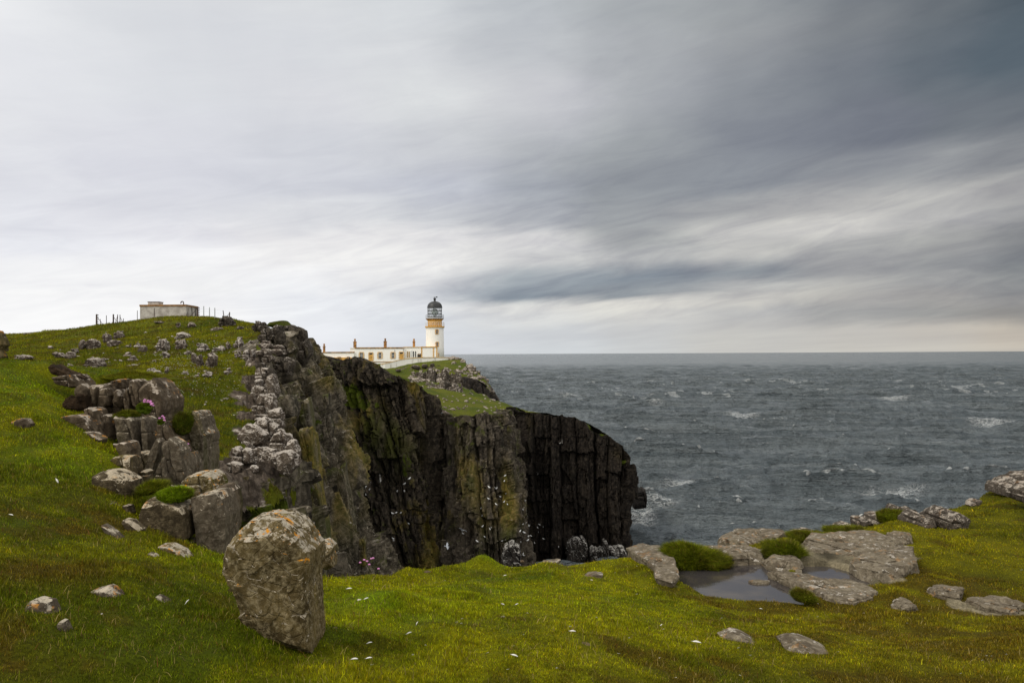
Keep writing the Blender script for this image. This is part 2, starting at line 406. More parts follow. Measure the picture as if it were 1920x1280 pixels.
# --- near ground
fg_pts = [(-500,1280,2.7),(0,1280,3.1),(480,1280,3.5),(960,1280,3.95),(1440,1280,4.6),(1920,1280,4.9),(2500,1280,5.2),
 (960,1700,2.45),(0,1700,2.0),(1920,1700,2.8),(960,3000,1.15),
 (0,1180,3.5),(300,1180,3.85),(700,1200,4.5),(960,1180,5.15),(1440,1190,6.1),(1920,1200,6.3),
 (0,1060,4.2),(200,1060,4.75),(400,1080,5.1),(650,1130,5.8),(800,1110,6.7),(960,1100,7.3),(1150,1110,7.7),(1250,1120,7.75),
 (1400,1147,7.75),(1600,1160,7.4),(1800,1150,7.55),(1920,1160,7.3),(1900,1060,9.6),(1780,1060,9.7),(1500,1040,10.2),(1300,1040,10.2),(1700,1010,11.1),
 (1900,980,12.3),(2200,980,12.5),(1560,998,11.8),(1810,950,14.2),(1930,925,15.2),
 (1180,1042,10.2),(1100,1048,10.0),(905,1052,9.9),(760,1064,9.5),(700,1066,9.2),(620,1088,8.3),
 (0,980,4.9),(150,980,5.35),(0,900,5.9),(100,890,6.4),(200,868,7.0),(0,800,7.2),(140,812,7.8),(0,730,8.8),(120,748,9.1),
 (-50,674,10.6),(90,677,10.5),(-400,700,9.0),(-700,900,5),(240,716,11.2),(300,724,11.4),
 (300,1010,5.75),(200,945,6.0),(430,1052,5.95),(262,905,7.7),(300,885,8.5),(400,900,9.7),(340,775,11.6),(220,805,10.2),(260,745,11.2)]
FG = TPS(pp(fg_pts), 2e-4)
fg_edge = xyd([(-900,680,11),(-60,673,11.2),(95,675,11.0),(180,700,11.4),(250,713,12.0),(310,718,12.0),(345,760,11.0),(400,800,9.8),(425,900,9.0),(450,1000,7.4),
 (520,1060,7.6),(610,1082,8.7),(690,1062,9.6),(760,1062,9.9),(905,1048,10.3),(1040,1053,10.3),(1110,1042,10.5),(1180,1034,10.7),(1240,1028,10.9),(1340,1020,11.2),
 (1440,1003,11.9),(1560,990,12.6),(1640,975,13.4),(1700,957,14.2),(1800,945,15.0),(1850,925,16.0),(1930,905,17.5),(2300,860,20)])
fg_poly = np.vstack([fg_edge, [[25, 20], [40, 8], [30, -6], [-25, -6], [-30, 8]]])
POOL_Z = float(PZ(1400, 1095, CAMZ - 2.53)[2])
pool_a = [(1268,1066),(1320,1064),(1378,1053),(1428,1057),(1437,1068),(1478,1078),(1500,1106),(1497,1136),(1453,1130),(1387,1128),(1328,1120),(1303,1104),(1280,1094)]
pool_b = [(1508,1064),(1557,1064),(1620,1085),(1626,1099),(1537,1093),(1503,1083)]
pool_pa = np.array([PZ(a, b, POOL_Z)[:2] for a, b in pool_a]); pool_pb = np.array([PZ(a, b, POOL_Z)[:2] for a, b in pool_b])
def fg_z(x, y, lip=True):
    x = np.asarray(x, float); y = np.asarray(y, float)
    z = FG(x, y)
    z = z + 0.05 * fbm(x * 0.9, y * 0.9, 0, 3, 21) + 0.035 * np.maximum(0, fbm(x * 2.3, y * 2.3, 3, 3, 31)) * 2
    sp = np.minimum(sdist(pool_pa, x, y), sdist(pool_pb, x, y))
    near = sp < 1.2
    z = np.where(near, z * sstep(0.3, 1.2, sp) + (1 - sstep(0.3, 1.2, sp)) * (np.maximum(z, POOL_Z + 0.045) * 0.5 + (POOL_Z + 0.05) * 0.5), z)
    z = np.where(sp < 0.10, z * sstep(-0.06, 0.10, sp) + (POOL_Z - 0.14) * (1 - sstep(-0.06, 0.10, sp)), z)
    if lip:
        wob = 0.16 * fbm(x * 1.1, y * 1.1, 5, 3, 41)
        sd = sdist(fg_poly, x, y) + wob
        z = z - 0.35 * sstep(-0.9, 0.0, sd) * sstep(-2.5, -0.0, sd) * 0.5 - np.maximum(0, sd) ** 1.3 * 2.2
    return z
bumps = [(905,1048,9.6,0.34,0.17),(520*1.26,1064,8.7,0.30,0.12),(765,1066,9.0,0.35,0.10),(845,1058,9.4,0.5,0.07),(690,1125,5.9,0.55,0.10),(750,1140,5.6,0.5,0.09),
         (1260,1060,9.0,0.45,0.05),(1000,1060,9.3,0.6,0.05),(480,1180,4.2,0.4,0.05),(200,850,7.0,0.6,0.09)]
_fz = fg_z
def fg_z(x, y, lip=True):
    z = _fz(x, y, lip)
    for px, py, d, r, h in bumps:
        q = P(px, py, d); z = z + h * np.exp(-((x - q[0]) ** 2 + (y - q[1]) ** 2) / (r * 0.6) ** 2)
    return z

# turf colours: a patchwork (fresh turf, darker areas, brown mossy ground round the rocks), darker towards the left
brown_spots = [(1560,1140,7.7,1.2,1.0),(1700,1095,8.7,0.9,1.0),(1880,1130,7.8,1.0,0.9),(1850,1220,5.9,1.3,0.65),(1600,1150,7.5,1.2,0.6),(150,1090,4.4,0.28,1.0),(70,1060,4.3,0.35,0.6),(1500,1012,11,0.8,0.5),
               (1100,1200,5.2,0.5,0.45),(860,1185,5.0,0.35,0.3),(220,975,5.4,0.35,0.6),(300,985,5.6,0.4,0.4),(20,1260,3.2,0.3,0.4),(1250,1260,4.6,0.5,0.4),(90,925,5.8,0.5,0.5),(1750,1265,4.9,1.4,0.6),(1880,1190,6.3,1.2,0.6),(1450,1255,4.8,0.7,0.35)]
fresh_spots = [(740,1150,5.4,0.6,1.0),(210,845,7.1,0.6,1.0),(905,1046,9.7,0.35,0.9),(90,720,9.3,1.5,0.6),(960,1110,7,1.8,0.5),(420,1060,5.7,0.45,0.8)]
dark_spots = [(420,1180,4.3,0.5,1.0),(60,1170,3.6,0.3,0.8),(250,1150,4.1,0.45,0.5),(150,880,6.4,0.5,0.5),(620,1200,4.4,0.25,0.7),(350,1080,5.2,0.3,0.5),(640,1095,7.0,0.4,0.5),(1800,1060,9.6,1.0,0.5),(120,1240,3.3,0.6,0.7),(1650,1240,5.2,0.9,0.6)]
def spotv(sp, x, y):
    v = np.zeros_like(x)
    for px, py, d, r, a in sp:
        q = P(px, py, d); v = np.maximum(v, a * np.exp(-((x - q[0]) ** 2 + ((y - q[1]) * 0.8) ** 2) / (r * r)))
    return v
shelf_poly = np.array([PZ(a_, b_, POOL_Z + 0.03)[:2] for a_, b_ in [(1325,1032),(1350,1016),(1440,1002),(1600,1004),(1700,1018),(1738,1050),(1700,1090),(1645,1108),(1640,1132),(1600,1142),(1500,1112),(1500,1066),(1430,1056),(1330,1050)]])
shelf_b = np.array([PZ(a_, b_, POOL_Z + 0.03)[:2] for a_, b_ in [(1168,1036),(1203,1024),(1242,1028),(1282,1092),(1255,1102),(1215,1080)]])
shelf_c = np.array([PZ(a_, b_, POOL_Z + 0.06)[:2] for a_, b_ in [(1725,1116),(1770,1098),(1850,1120),(1940,1132),(1990,1165),(1850,1154),(1760,1134)]])
def shelf(x, y):
    sd = np.minimum(np.minimum(sdist(shelf_poly, x, y), sdist(shelf_b, x, y)), sdist(shelf_c, x, y)) + 0.28 * fbm(x * 2.2, y * 2.2, 6, 4, 66) + 0.12
    return sstep(0.02, -0.02, sd)
def turf_color(x, y):
    n = fbm(x * 0.7, y * 0.7, 0, 4, 51); n2 = fbm(x * 3.1, y * 3.1, 2, 4, 61); n3 = fbm(x * 9, y * 9, 4, 3, 71)
    base = np.array([0.255, 0.250, 0.005]); dark = np.array([0.092, 0.118, 0.004]); fresh = np.array([0.190, 0.275, 0.005]); br = np.array([0.125, 0.085, 0.010]); straw = np.array([0.26, 0.21, 0.05])
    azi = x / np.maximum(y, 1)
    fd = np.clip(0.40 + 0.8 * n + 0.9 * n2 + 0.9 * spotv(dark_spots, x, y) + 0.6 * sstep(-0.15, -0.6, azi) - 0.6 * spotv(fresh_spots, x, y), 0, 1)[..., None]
    fb = np.clip(spotv(brown_spots, x, y) * (0.9 + 1.8 * n2) + sstep(0.22, 0.5, n2 + 0.4 * n3) * 0.5 + 0.38 * sstep(0.25, 0.5, azi), 0, 1)[..., None] * 0.8
    ff = np.clip(spotv(fresh_spots, x, y) * (0.8 + n2), 0, 1)[..., None]
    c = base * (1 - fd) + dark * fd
    c = c * (1 - ff) + fresh * ff
    c = c * (1 - fb) + br * fb
    fr_ = shelf(x, y)[..., None]; rkc = np.array([0.17, 0.145, 0.105]) * (0.75 + 0.9 * np.clip(n2 + 0.5 * n3, -0.5, .6))[..., None]
    return c * (1 - fr_) + rkc * fr_

# near ground mesh: polar grid so that detail follows distance
nr, na = 620, 900
rr = 0.6 * (22 / 0.6) ** (np.linspace(0, 1, nr)); aa = np.radians(np.linspace(-62, 62, na))
A_, R_ = np.meshgrid(aa, rr)
X = R_ * np.sin(A_); Y = R_ * np.cos(A_) - 0.0
Z = fg_z(X, Y)
Z = Z + 0.006 * fbm(X * 14, Y * 14, 0, 3, 81) + shelf(X, Y) * (0.035 * chips(X * 2.2, Y * 2.2, 0 * X, 9) + 0.012 * chips(X * 8, Y * 8, 0 * X, 10))
bad = (sdist(fg_poly, X, Y) > 2.2)
v = np.stack([X, Y, Z], -1).reshape(-1, 3); q = grid_quads(nr, na)
q = q[~bad.ravel()[q].all(1)][:, ::-1]
me = mesh_np('turf_ground', v, q, smooth=True, colors=(turf_color(X, Y) * (0.42 + 0.5 * shelf(X, Y))[..., None]).reshape(-1, 3))  # ground colour darkened: occlusion between the blades is put into it
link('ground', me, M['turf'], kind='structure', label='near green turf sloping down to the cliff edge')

# --- hillside on the left
t1_pts = [(20,630,112),(180,615,102),(265,604,98),(330,595,96),(400,598,90),(430,600,86),(475,617,76),(-200,640,115),(-700,660,110),
 (0,650,85),(100,655,75),(200,640,80),(300,630,84),(400,628,76),(0,668,62),(130,682,58),(250,668,62),(350,665,62),(450,662,62),
 (250,700,48),(350,700,48),(450,700,50),(340,740,40),(430,745,42),(340,800,32),(430,800,34),(400,860,28),(430,880,26),(330,900,24),(200,800,27),(-200,760,38),(500,640,62),(520,628,72),(548,612,72),(485,618,82),(560,622,78),(462,619,90)]
q1 = pp(t1_pts)
beyond = [P(px, 640, 135) + [0, 0, 1.5 - 2.5] for px in (-300, 20, 200, 400)] + [P(px, 640, 165) + [0, 0, -8.0] for px in (-300, 20, 200, 400)]
T1 = TPS(np.vstack([q1, beyond]), 2e-4)
w1_top = [(350,905,24),(400,895,24.5),(430,884,25.2),(470,880,26),(520,882,27.2),(556,884,28.6),(568,868,31),(552,835,34),(534,800,38),(514,752,44),(506,705,52),(528,655,60),(556,618,66),(579,645,68),(587,672,69)]
t1_poly = np.vstack([xyd([(350,905,24),(400,895,24.5),(430,884,25.2),(470,880,26),(520,882,27.2),(552,880,28.6),(560,868,31),(545,835,34),(527,800,38),(508,752,44),(498,705,52),(518,650,60),(540,610,69),(560,606,80),(480,630,110),(430,640,170)]), xyd([(-500,640,175),(-1500,700,110),(-1400,900,20)])])
def t1_z(x, y, lip=True):
    z = T1(x, y)
    z = z + 0.28 * fbm(x * 0.22, y * 0.22, 0, 3, 91) + 0.10 * fbm(x * 0.9, y * 0.9, 0, 3, 95)
    st = fbm(x * 0.10, y * 0.30, 1, 2, 99)
    near_edge = np.exp(-(np.maximum(0, -sdist(t1_poly, x, y)) / 2.5) ** 2) * sstep(85, 60, y)
    z = z + near_edge * (0.42 * chips(x * 0.9, y * 0.9, 0 * x, 7) + 0.14 * chips(x * 2.4, y * 2.4, 0 * x, 8))
    z = z + 0.16 * sstep(-0.06, 0.06, np.sin(z * 2.6 + 3 * st)) * sstep(30, 45, y)
    if lip:
        sd = sdist(t1_poly, x, y); z = z - np.maximum(0, sd + 0.7) * 1.5
    return z
w1z_poly = t1_poly
nu, nv = 620, 760
ys = 17 * (172 / 17) ** np.linspace(0, 1, nv); ts = np.linspace(-1.15, -0.225, nu)
Tm, Ym = np.meshgrid(ts, ys); Xm = Tm * Ym
Zm = t1_z(Xm, Ym)
bad = sdist(t1_poly, Xm, Ym) > 0.0
v = np.stack([Xm, Ym, Zm], -1).reshape(-1, 3); q = grid_quads(nv, nu); q = q[~bad.ravel()[q].all(1)][:, ::-1]
_rk = np.exp(-(np.maximum(0, -sdist(w1z_poly, Xm, Ym)) / 2.5) ** 2) * sstep(85, 60, Ym) * (0.72 + 0.95 * fbm(Xm * 0.4, Ym * 0.4, 0, 3, 97))
link('hill', mesh_np('hillside', v, q, smooth=True, attrs={'rocky': _rk}), M['hill'], kind='structure', label='grassy hillside scattered with pale rocks')

# --- headland carrying the lighthouse
t2_pts = [(575,672,94),(620,676,93),(700,688,90),(772,709,91),(797,724,92),(830,766,95),(870,779,93),(905,777,92),(935,775,93),(953,769,100),(960,769,115),(1000,771,114),(1060,780,113.5),(1100,790,113),(1140,813,112.3),(1165,836,112),(1188,864,111.5),
 (850,766,101),(895,764,101),(815,735,118),(870,755,108),(930,770,103),(820,735,150),(790,722,160),(900,745,150),(930,752,150),(860,742,135),
 (770,700,186),(800,694,190),(840,692,192),(880,706,190),(850,724,160),(800,722,160),(770,720,165),(900,738,165),(920,752,160),(820,732,146),(860,733,146),
 (780,688,215),(830,683,218),(850,675,236),(870,680,222),(880,686,216),(905,706,208),(925,725,200),(935,745,190),(725,698,233),(762,684.5,236),(795,679,238),(828,676,240),(850,673.5,242),
 (600,680,252),(700,680,252),(760,679,252),(815,676,252),(620,683,150),(700,690,150),(740,697,150),(600,682,285),(800,676,285),(640,760,330),(840,760,330),(1050,790,125),(1130,835,122)]
T2 = TPS(pp(t2_pts), 1e-4)
t2_poly = xyd([(575,672,94),(620,676,93),(700,688,90),(772,709,90),(797,724,91),(830,766,94),(842,780,94),(870,779,91.5),(905,777,90.5),(935,775,91.5),(952,769,100),(950,770,113),(1000,771,113),(1060,781,112.6),(1100,791,112),(1140,816,111.4),(1165,839,111),(1188,866,110.8),
 (1186,866,116),(1120,850,124),(1010,820,135),(945,765,150),(936,748,180),(934,742,195),(924,724,203),(903,704,212),(880,683,224),(868,676,250),(860,676,310),(500,676,330),(480,676,120),(540,672,98)])
def t2_z(x, y, lip=True):
    z = T2(x, y) + 0.35 * fbm(x * 0.15, y * 0.15, 0, 3, 101) * sstep(260, 200, y) + 0.12 * fbm(x * 0.8, y * 0.8, 0, 3, 111)
    # broken rock terraces below the lighthouse wall
    k = sstep(150, 165, y) * sstep(226, 214, y) * sstep(-34, -28, x + 0.10 * (y - 160))
    n = fbm(x * 0.35, y * 0.35, 2, 4, 117)
    z = z + k * 0.9 * np.maximum(0, n + 0.1)
    if lip:
        sd = sdist(t2_poly, x, y); z = z - np.maximum(0, sd + 1.5) * 0.8
    return z
ys = 84 * (335 / 84) ** np.linspace(0, 1, 800); ts = np.linspace(-0.34, 0.165, 900)
Tm, Ym = np.meshgrid(ts, ys); Xm = Tm * Ym
Zm = t2_z(Xm, Ym)
bad = sdist(t2_poly, Xm, Ym) > np.where(Ym < 125, np.where(Xm > 0.5, -2.2, -1.1), 0.3)
v = np.stack([Xm, Ym, Zm], -1).reshape(-1, 3); q = grid_quads(800, 900); q = q[~bad.ravel()[q].all(1)][:, ::-1]
link('headland', mesh_np('headland', v, q, smooth=False), M['headland'], kind='structure', label='grassy rock headland under the lighthouse')

def hit(fn, px, py, d0, d1, n=400):
    "first point of a height surface met by the sight line"
    ds = np.linspace(d0, d1, n); p = P(np.full(n, px, float), np.full(n, py, float), ds)
    dz = p[:, 2] - fn(p[:, 0], p[:, 1]); k = np.argmax(dz < 0)
    if dz[k] >= 0: k = np.argmin(dz)
    return ds[k]

# ------------------------------------------------------------------ cliff faces
def wall(name, tops, bots, ds, colw, amp, mat, label, seed=0, masks=None, tilt=0.0, rim=0.5, zbot=-0.8, buttress=1.6, inward=None, shallow=1.0, grassy=0.0):
    tops = pp(tops); bots = pp(bots)
    k = (tops[:, 2] - zbot) / np.maximum(tops[:, 2] - bots[:, 2], 0.5)
    bots = tops + (bots - tops) * k[:, None]
    seg = np.r_[0, np.cumsum(np.linalg.norm(np.diff(0.5 * (tops + bots), axis=0), axis=1))]
    L = seg[-1]; nu = int(L / ds) + 2; H = tops[:, 2].max() - zbot; nv = int(H / ds) + 2
    s = np.linspace(0, L, nu)
    tp = np.stack([np.interp(s, seg, tops[:, i]) for i in range(3)], -1); bt = np.stack([np.interp(s, seg, bots[:, i]) for i in range(3)], -1)
    # round the plan a little
    ker = np.ones(int(0.5 / ds) * 2 + 1); ker /= ker.sum(); pad = len(ker) // 2
    for arr in (tp, bt):
        for i in range(3): arr[:, i] = np.convolve(np.pad(arr[:, i], pad, mode='reflect', reflect_type='odd'), ker, 'valid')
    rimn = 9
    vv = np.r_[np.zeros(rimn), np.linspace(0, 1, nv)]
    S = s[:, None] * np.ones(len(vv)); V = np.ones(nu)[:, None] * vv
    Pt = tp[:, None] * (1 - V[..., None]) + bt[:, None] * V[..., None]
    du = np.gradient(Pt, axis=0); dn = (bt - tp)[:, None] * np.ones(Pt.shape)
    N = np.cross(du, dn); N /= np.linalg.norm(N, axis=-1, keepdims=True) + 1e-9
    view = np.array([0, 0, CAMZ]) - Pt; sg = np.sign((N * view).sum(-1).mean()); N = N * sg
    x, y, z = Pt[..., 0], Pt[..., 1], Pt[..., 2]
    sw = S + 0.40 * colw * fbm(S * 0.35 / colw, z * 0.06, seed, 2, seed) + 0.06 * colw * noise3(S, z * 0.9, seed, seed + 2) + tilt * (z - z.max())
    big, be, bo = cells1(sw / (colw * 3.1), seed + 3)
    cid, ce, co_ = cells1(sw / colw, seed + 1)
    sid, se, so_ = cells1(sw / (colw * 0.36) + 0.5 * fbm(S * 2, z * 0.3, seed, 2, seed + 8), seed + 2)
    h0 = lambda a, q=0: _h(a, a * 0 + q, a * 0, seed + 7)
    hs = 1.6 + 3.4 * h0(cid, 4); sg1 = np.floor(z / hs + h0(cid, 9) * 7 + 0.10 * noise3(S * 2, z, 0, seed))
    hs2 = 0.9 + 1.6 * h0(sid, 4); sg2 = np.floor(z / hs2 + h0(sid, 9) * 7 + 0.15 * noise3(S * 3, z, 4, seed))
    o = amp * 1.5 * (h0(big) - 0.5) + amp * 1.1 * (h0(cid, 2) - 0.5)
    o = o + amp * 1.35 * (_h(cid, sg1, cid * 0, seed + 21) - 0.5) + amp * 0.5 * (_h(sid, sg2, sid * 0, seed + 22) - 0.5) + amp * 0.25 * (h0(sid, 3) - 0.5)
    o = o - amp * 0.75 * (1 - sstep(0.0, 0.10, ce)) - amp * 0.22 * (1 - sstep(0.0, 0.12, se)) - amp * 0.5 * (1 - sstep(0, 0.04, be))
    cw = 1.0 / (colw * 0.9)
    o = o + amp * 0.45 * chips(x * cw, y * cw, z * cw * 0.22, seed) + amp * 0.20 * chips(x * cw * 2.6, y * cw * 2.6, z * cw * 0.8, seed + 9)
    # slanting facets inside a column
    o = o + amp * 1.9 * (h0(cid, 11) - 0.5) * co_ + amp * 0.75 * (_h(sid, sg2, sid * 0, seed + 23) - 0.5) * so_ + amp * 1.3 * (h0(big, 12) - 0.5) * bo
    o = o - amp * 0.55 * np.abs(co_) ** 1.5
    o = o + buttress * fbm(S * 0.10, z * 0.035, seed + 2, 2, seed + 30) + amp * 0.20 * fbm(S * 0.5, z * 0.25, seed, 4, seed + 33) + amp * 0.08 * fbm(S * 2.2, z * 1.5, seed, 3, seed + 37)
    o = o * shallow
    # crest: columns end at different heights
    topz = rim * (h0(cid, 5) - 0.6) + rim * 0.5 * (h0(sid, 6) - 0.5) + rim * 0.4 * fbm(S * 0.6, 0, seed, 3, seed + 40)
    fade = np.exp(-V * H / 2.5)
    o = o * (1 - 0.55 * fade)
    Pt = Pt + N * o[..., None]
    Pt[..., 2] += topz * fade
    inn = -N.copy(); inn[..., 2] = 0; inn /= np.linalg.norm(inn, axis=-1, keepdims=True) + 1e-9
    for j in range(rimn):
        t_ = (rimn - j) * 0.55
        Pt[:, j] = Pt[:, rimn] + inn[:, rimn] * t_; Pt[:, j, 2] -= 0.06 * t_ ** 2 + 0.15 * np.abs(fbm(s * 1.3, j * 3.0, seed, 2, seed))
    me = mesh_np(name, Pt.reshape(-1, 3), grid_quads(nu, len(vv))[:, ::(1 if sg > 0 else -1)], smooth=False)
    gr_ = np.zeros(S.shape)
    if grassy:
        for j in range(rimn): gr_[:, j] = grassy * min(1.0, (rimn - j) / 3)
    A = {'ochre': np.zeros(S.size), 'guano': np.zeros(S.size), 'green': gr_.ravel()}
    flat = Pt.reshape(-1, 3)
    for kind, px, py, d, rx, rz, a in (masks or []):
        c = P(px, py, d); g = a * np.exp(-(((flat[:, 0] - c[0]) / rx) ** 2 + ((flat[:, 2] - c[2]) / rz) ** 2) ** 1.5)
        A[kind] = np.maximum(A[kind], g)
    for k_, arr in A.items():
        at = me.attributes.new(k_, 'FLOAT', 'POINT'); at.data.foreach_set('value', arr.astype(np.float32))
    return link('cliff', me, mat, kind='structure', label=label)

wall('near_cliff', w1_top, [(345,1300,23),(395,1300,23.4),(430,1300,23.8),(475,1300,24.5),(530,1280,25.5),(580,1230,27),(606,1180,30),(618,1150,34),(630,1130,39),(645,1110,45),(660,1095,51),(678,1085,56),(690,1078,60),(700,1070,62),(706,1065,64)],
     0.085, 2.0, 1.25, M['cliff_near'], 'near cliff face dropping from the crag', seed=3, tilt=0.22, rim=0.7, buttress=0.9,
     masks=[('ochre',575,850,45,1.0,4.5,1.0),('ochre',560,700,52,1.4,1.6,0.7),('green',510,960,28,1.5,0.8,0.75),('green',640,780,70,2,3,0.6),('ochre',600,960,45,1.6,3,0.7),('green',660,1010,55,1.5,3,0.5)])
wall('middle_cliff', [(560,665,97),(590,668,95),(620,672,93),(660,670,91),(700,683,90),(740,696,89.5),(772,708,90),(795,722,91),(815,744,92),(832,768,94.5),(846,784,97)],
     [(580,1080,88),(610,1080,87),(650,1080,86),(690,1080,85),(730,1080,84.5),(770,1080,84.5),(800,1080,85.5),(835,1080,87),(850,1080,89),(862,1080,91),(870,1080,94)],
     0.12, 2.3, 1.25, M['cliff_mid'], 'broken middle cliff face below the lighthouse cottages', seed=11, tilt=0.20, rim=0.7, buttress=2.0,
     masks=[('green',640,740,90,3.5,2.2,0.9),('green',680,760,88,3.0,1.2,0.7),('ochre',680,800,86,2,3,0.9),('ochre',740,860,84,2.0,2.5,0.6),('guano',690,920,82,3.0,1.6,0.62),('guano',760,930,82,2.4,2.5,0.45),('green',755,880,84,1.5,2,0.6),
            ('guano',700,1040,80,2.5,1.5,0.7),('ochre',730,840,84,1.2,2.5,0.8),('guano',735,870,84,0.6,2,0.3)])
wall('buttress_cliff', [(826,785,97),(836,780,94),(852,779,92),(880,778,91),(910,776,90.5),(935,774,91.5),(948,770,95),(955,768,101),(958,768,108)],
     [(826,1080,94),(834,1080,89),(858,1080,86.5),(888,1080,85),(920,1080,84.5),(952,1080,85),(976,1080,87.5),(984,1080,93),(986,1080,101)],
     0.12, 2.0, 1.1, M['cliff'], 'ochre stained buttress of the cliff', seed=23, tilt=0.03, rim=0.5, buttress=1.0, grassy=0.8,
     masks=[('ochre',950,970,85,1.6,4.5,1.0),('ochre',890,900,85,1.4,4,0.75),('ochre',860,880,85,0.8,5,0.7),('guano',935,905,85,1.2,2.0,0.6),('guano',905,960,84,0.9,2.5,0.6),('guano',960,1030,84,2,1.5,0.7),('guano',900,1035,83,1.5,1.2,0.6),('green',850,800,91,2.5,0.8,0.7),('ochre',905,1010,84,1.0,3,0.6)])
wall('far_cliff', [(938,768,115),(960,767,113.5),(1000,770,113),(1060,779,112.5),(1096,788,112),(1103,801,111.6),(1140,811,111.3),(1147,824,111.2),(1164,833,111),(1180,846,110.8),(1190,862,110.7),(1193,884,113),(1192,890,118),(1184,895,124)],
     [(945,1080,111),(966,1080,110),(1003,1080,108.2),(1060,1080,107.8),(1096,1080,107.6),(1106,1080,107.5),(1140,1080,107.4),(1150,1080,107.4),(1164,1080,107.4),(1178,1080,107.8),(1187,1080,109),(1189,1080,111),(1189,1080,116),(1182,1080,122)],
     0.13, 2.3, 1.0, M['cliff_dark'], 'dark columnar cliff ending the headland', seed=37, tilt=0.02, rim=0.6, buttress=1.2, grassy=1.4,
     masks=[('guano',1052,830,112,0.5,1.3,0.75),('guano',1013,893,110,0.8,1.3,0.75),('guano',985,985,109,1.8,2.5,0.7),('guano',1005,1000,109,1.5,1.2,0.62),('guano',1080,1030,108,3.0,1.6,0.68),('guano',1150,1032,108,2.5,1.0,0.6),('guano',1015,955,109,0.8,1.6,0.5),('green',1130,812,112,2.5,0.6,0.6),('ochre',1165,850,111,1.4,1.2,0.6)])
wall('upper_terrace', [(764,702,182),(775,696,180),(790,694,178),(812,696,177),(835,697,177),(858,700,176),(875,704,175),(892,710,176)],
     [(762,722,178),(775,722,176),(790,722,174),(812,722,173),(835,722,173),(858,726,172),(875,730,171),(894,738,172)],
     0.2, 1.6, 0.9, M['crag'], 'broken rock band of the upper terrace below the lighthouse wall', seed=61, rim=1.1, buttress=0.9, zbot=16.0)
wall('lower_terrace', [(776,722,156),(790,720,154),(812,719,153),(835,720,152),(850,722,151),(866,727,151)],
     [(775,733,154),(790,733,152),(812,733,151),(835,733,150),(850,734,149),(868,736,149)],
     0.2, 1.3, 0.7, M['crag'], 'low rock band between the grass terraces', seed=67, rim=0.8, buttress=0.8, zbot=17.0)
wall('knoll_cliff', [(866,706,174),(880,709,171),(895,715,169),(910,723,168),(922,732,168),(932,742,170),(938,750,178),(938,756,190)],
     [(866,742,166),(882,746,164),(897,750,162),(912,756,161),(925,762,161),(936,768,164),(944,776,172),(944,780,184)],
     0.22, 2.6, 0.9, M['cliff_dark'], 'small dark cliff on the seaward side of the knoll', seed=51, rim=0.7, buttress=0.8, zbot=-0.5)
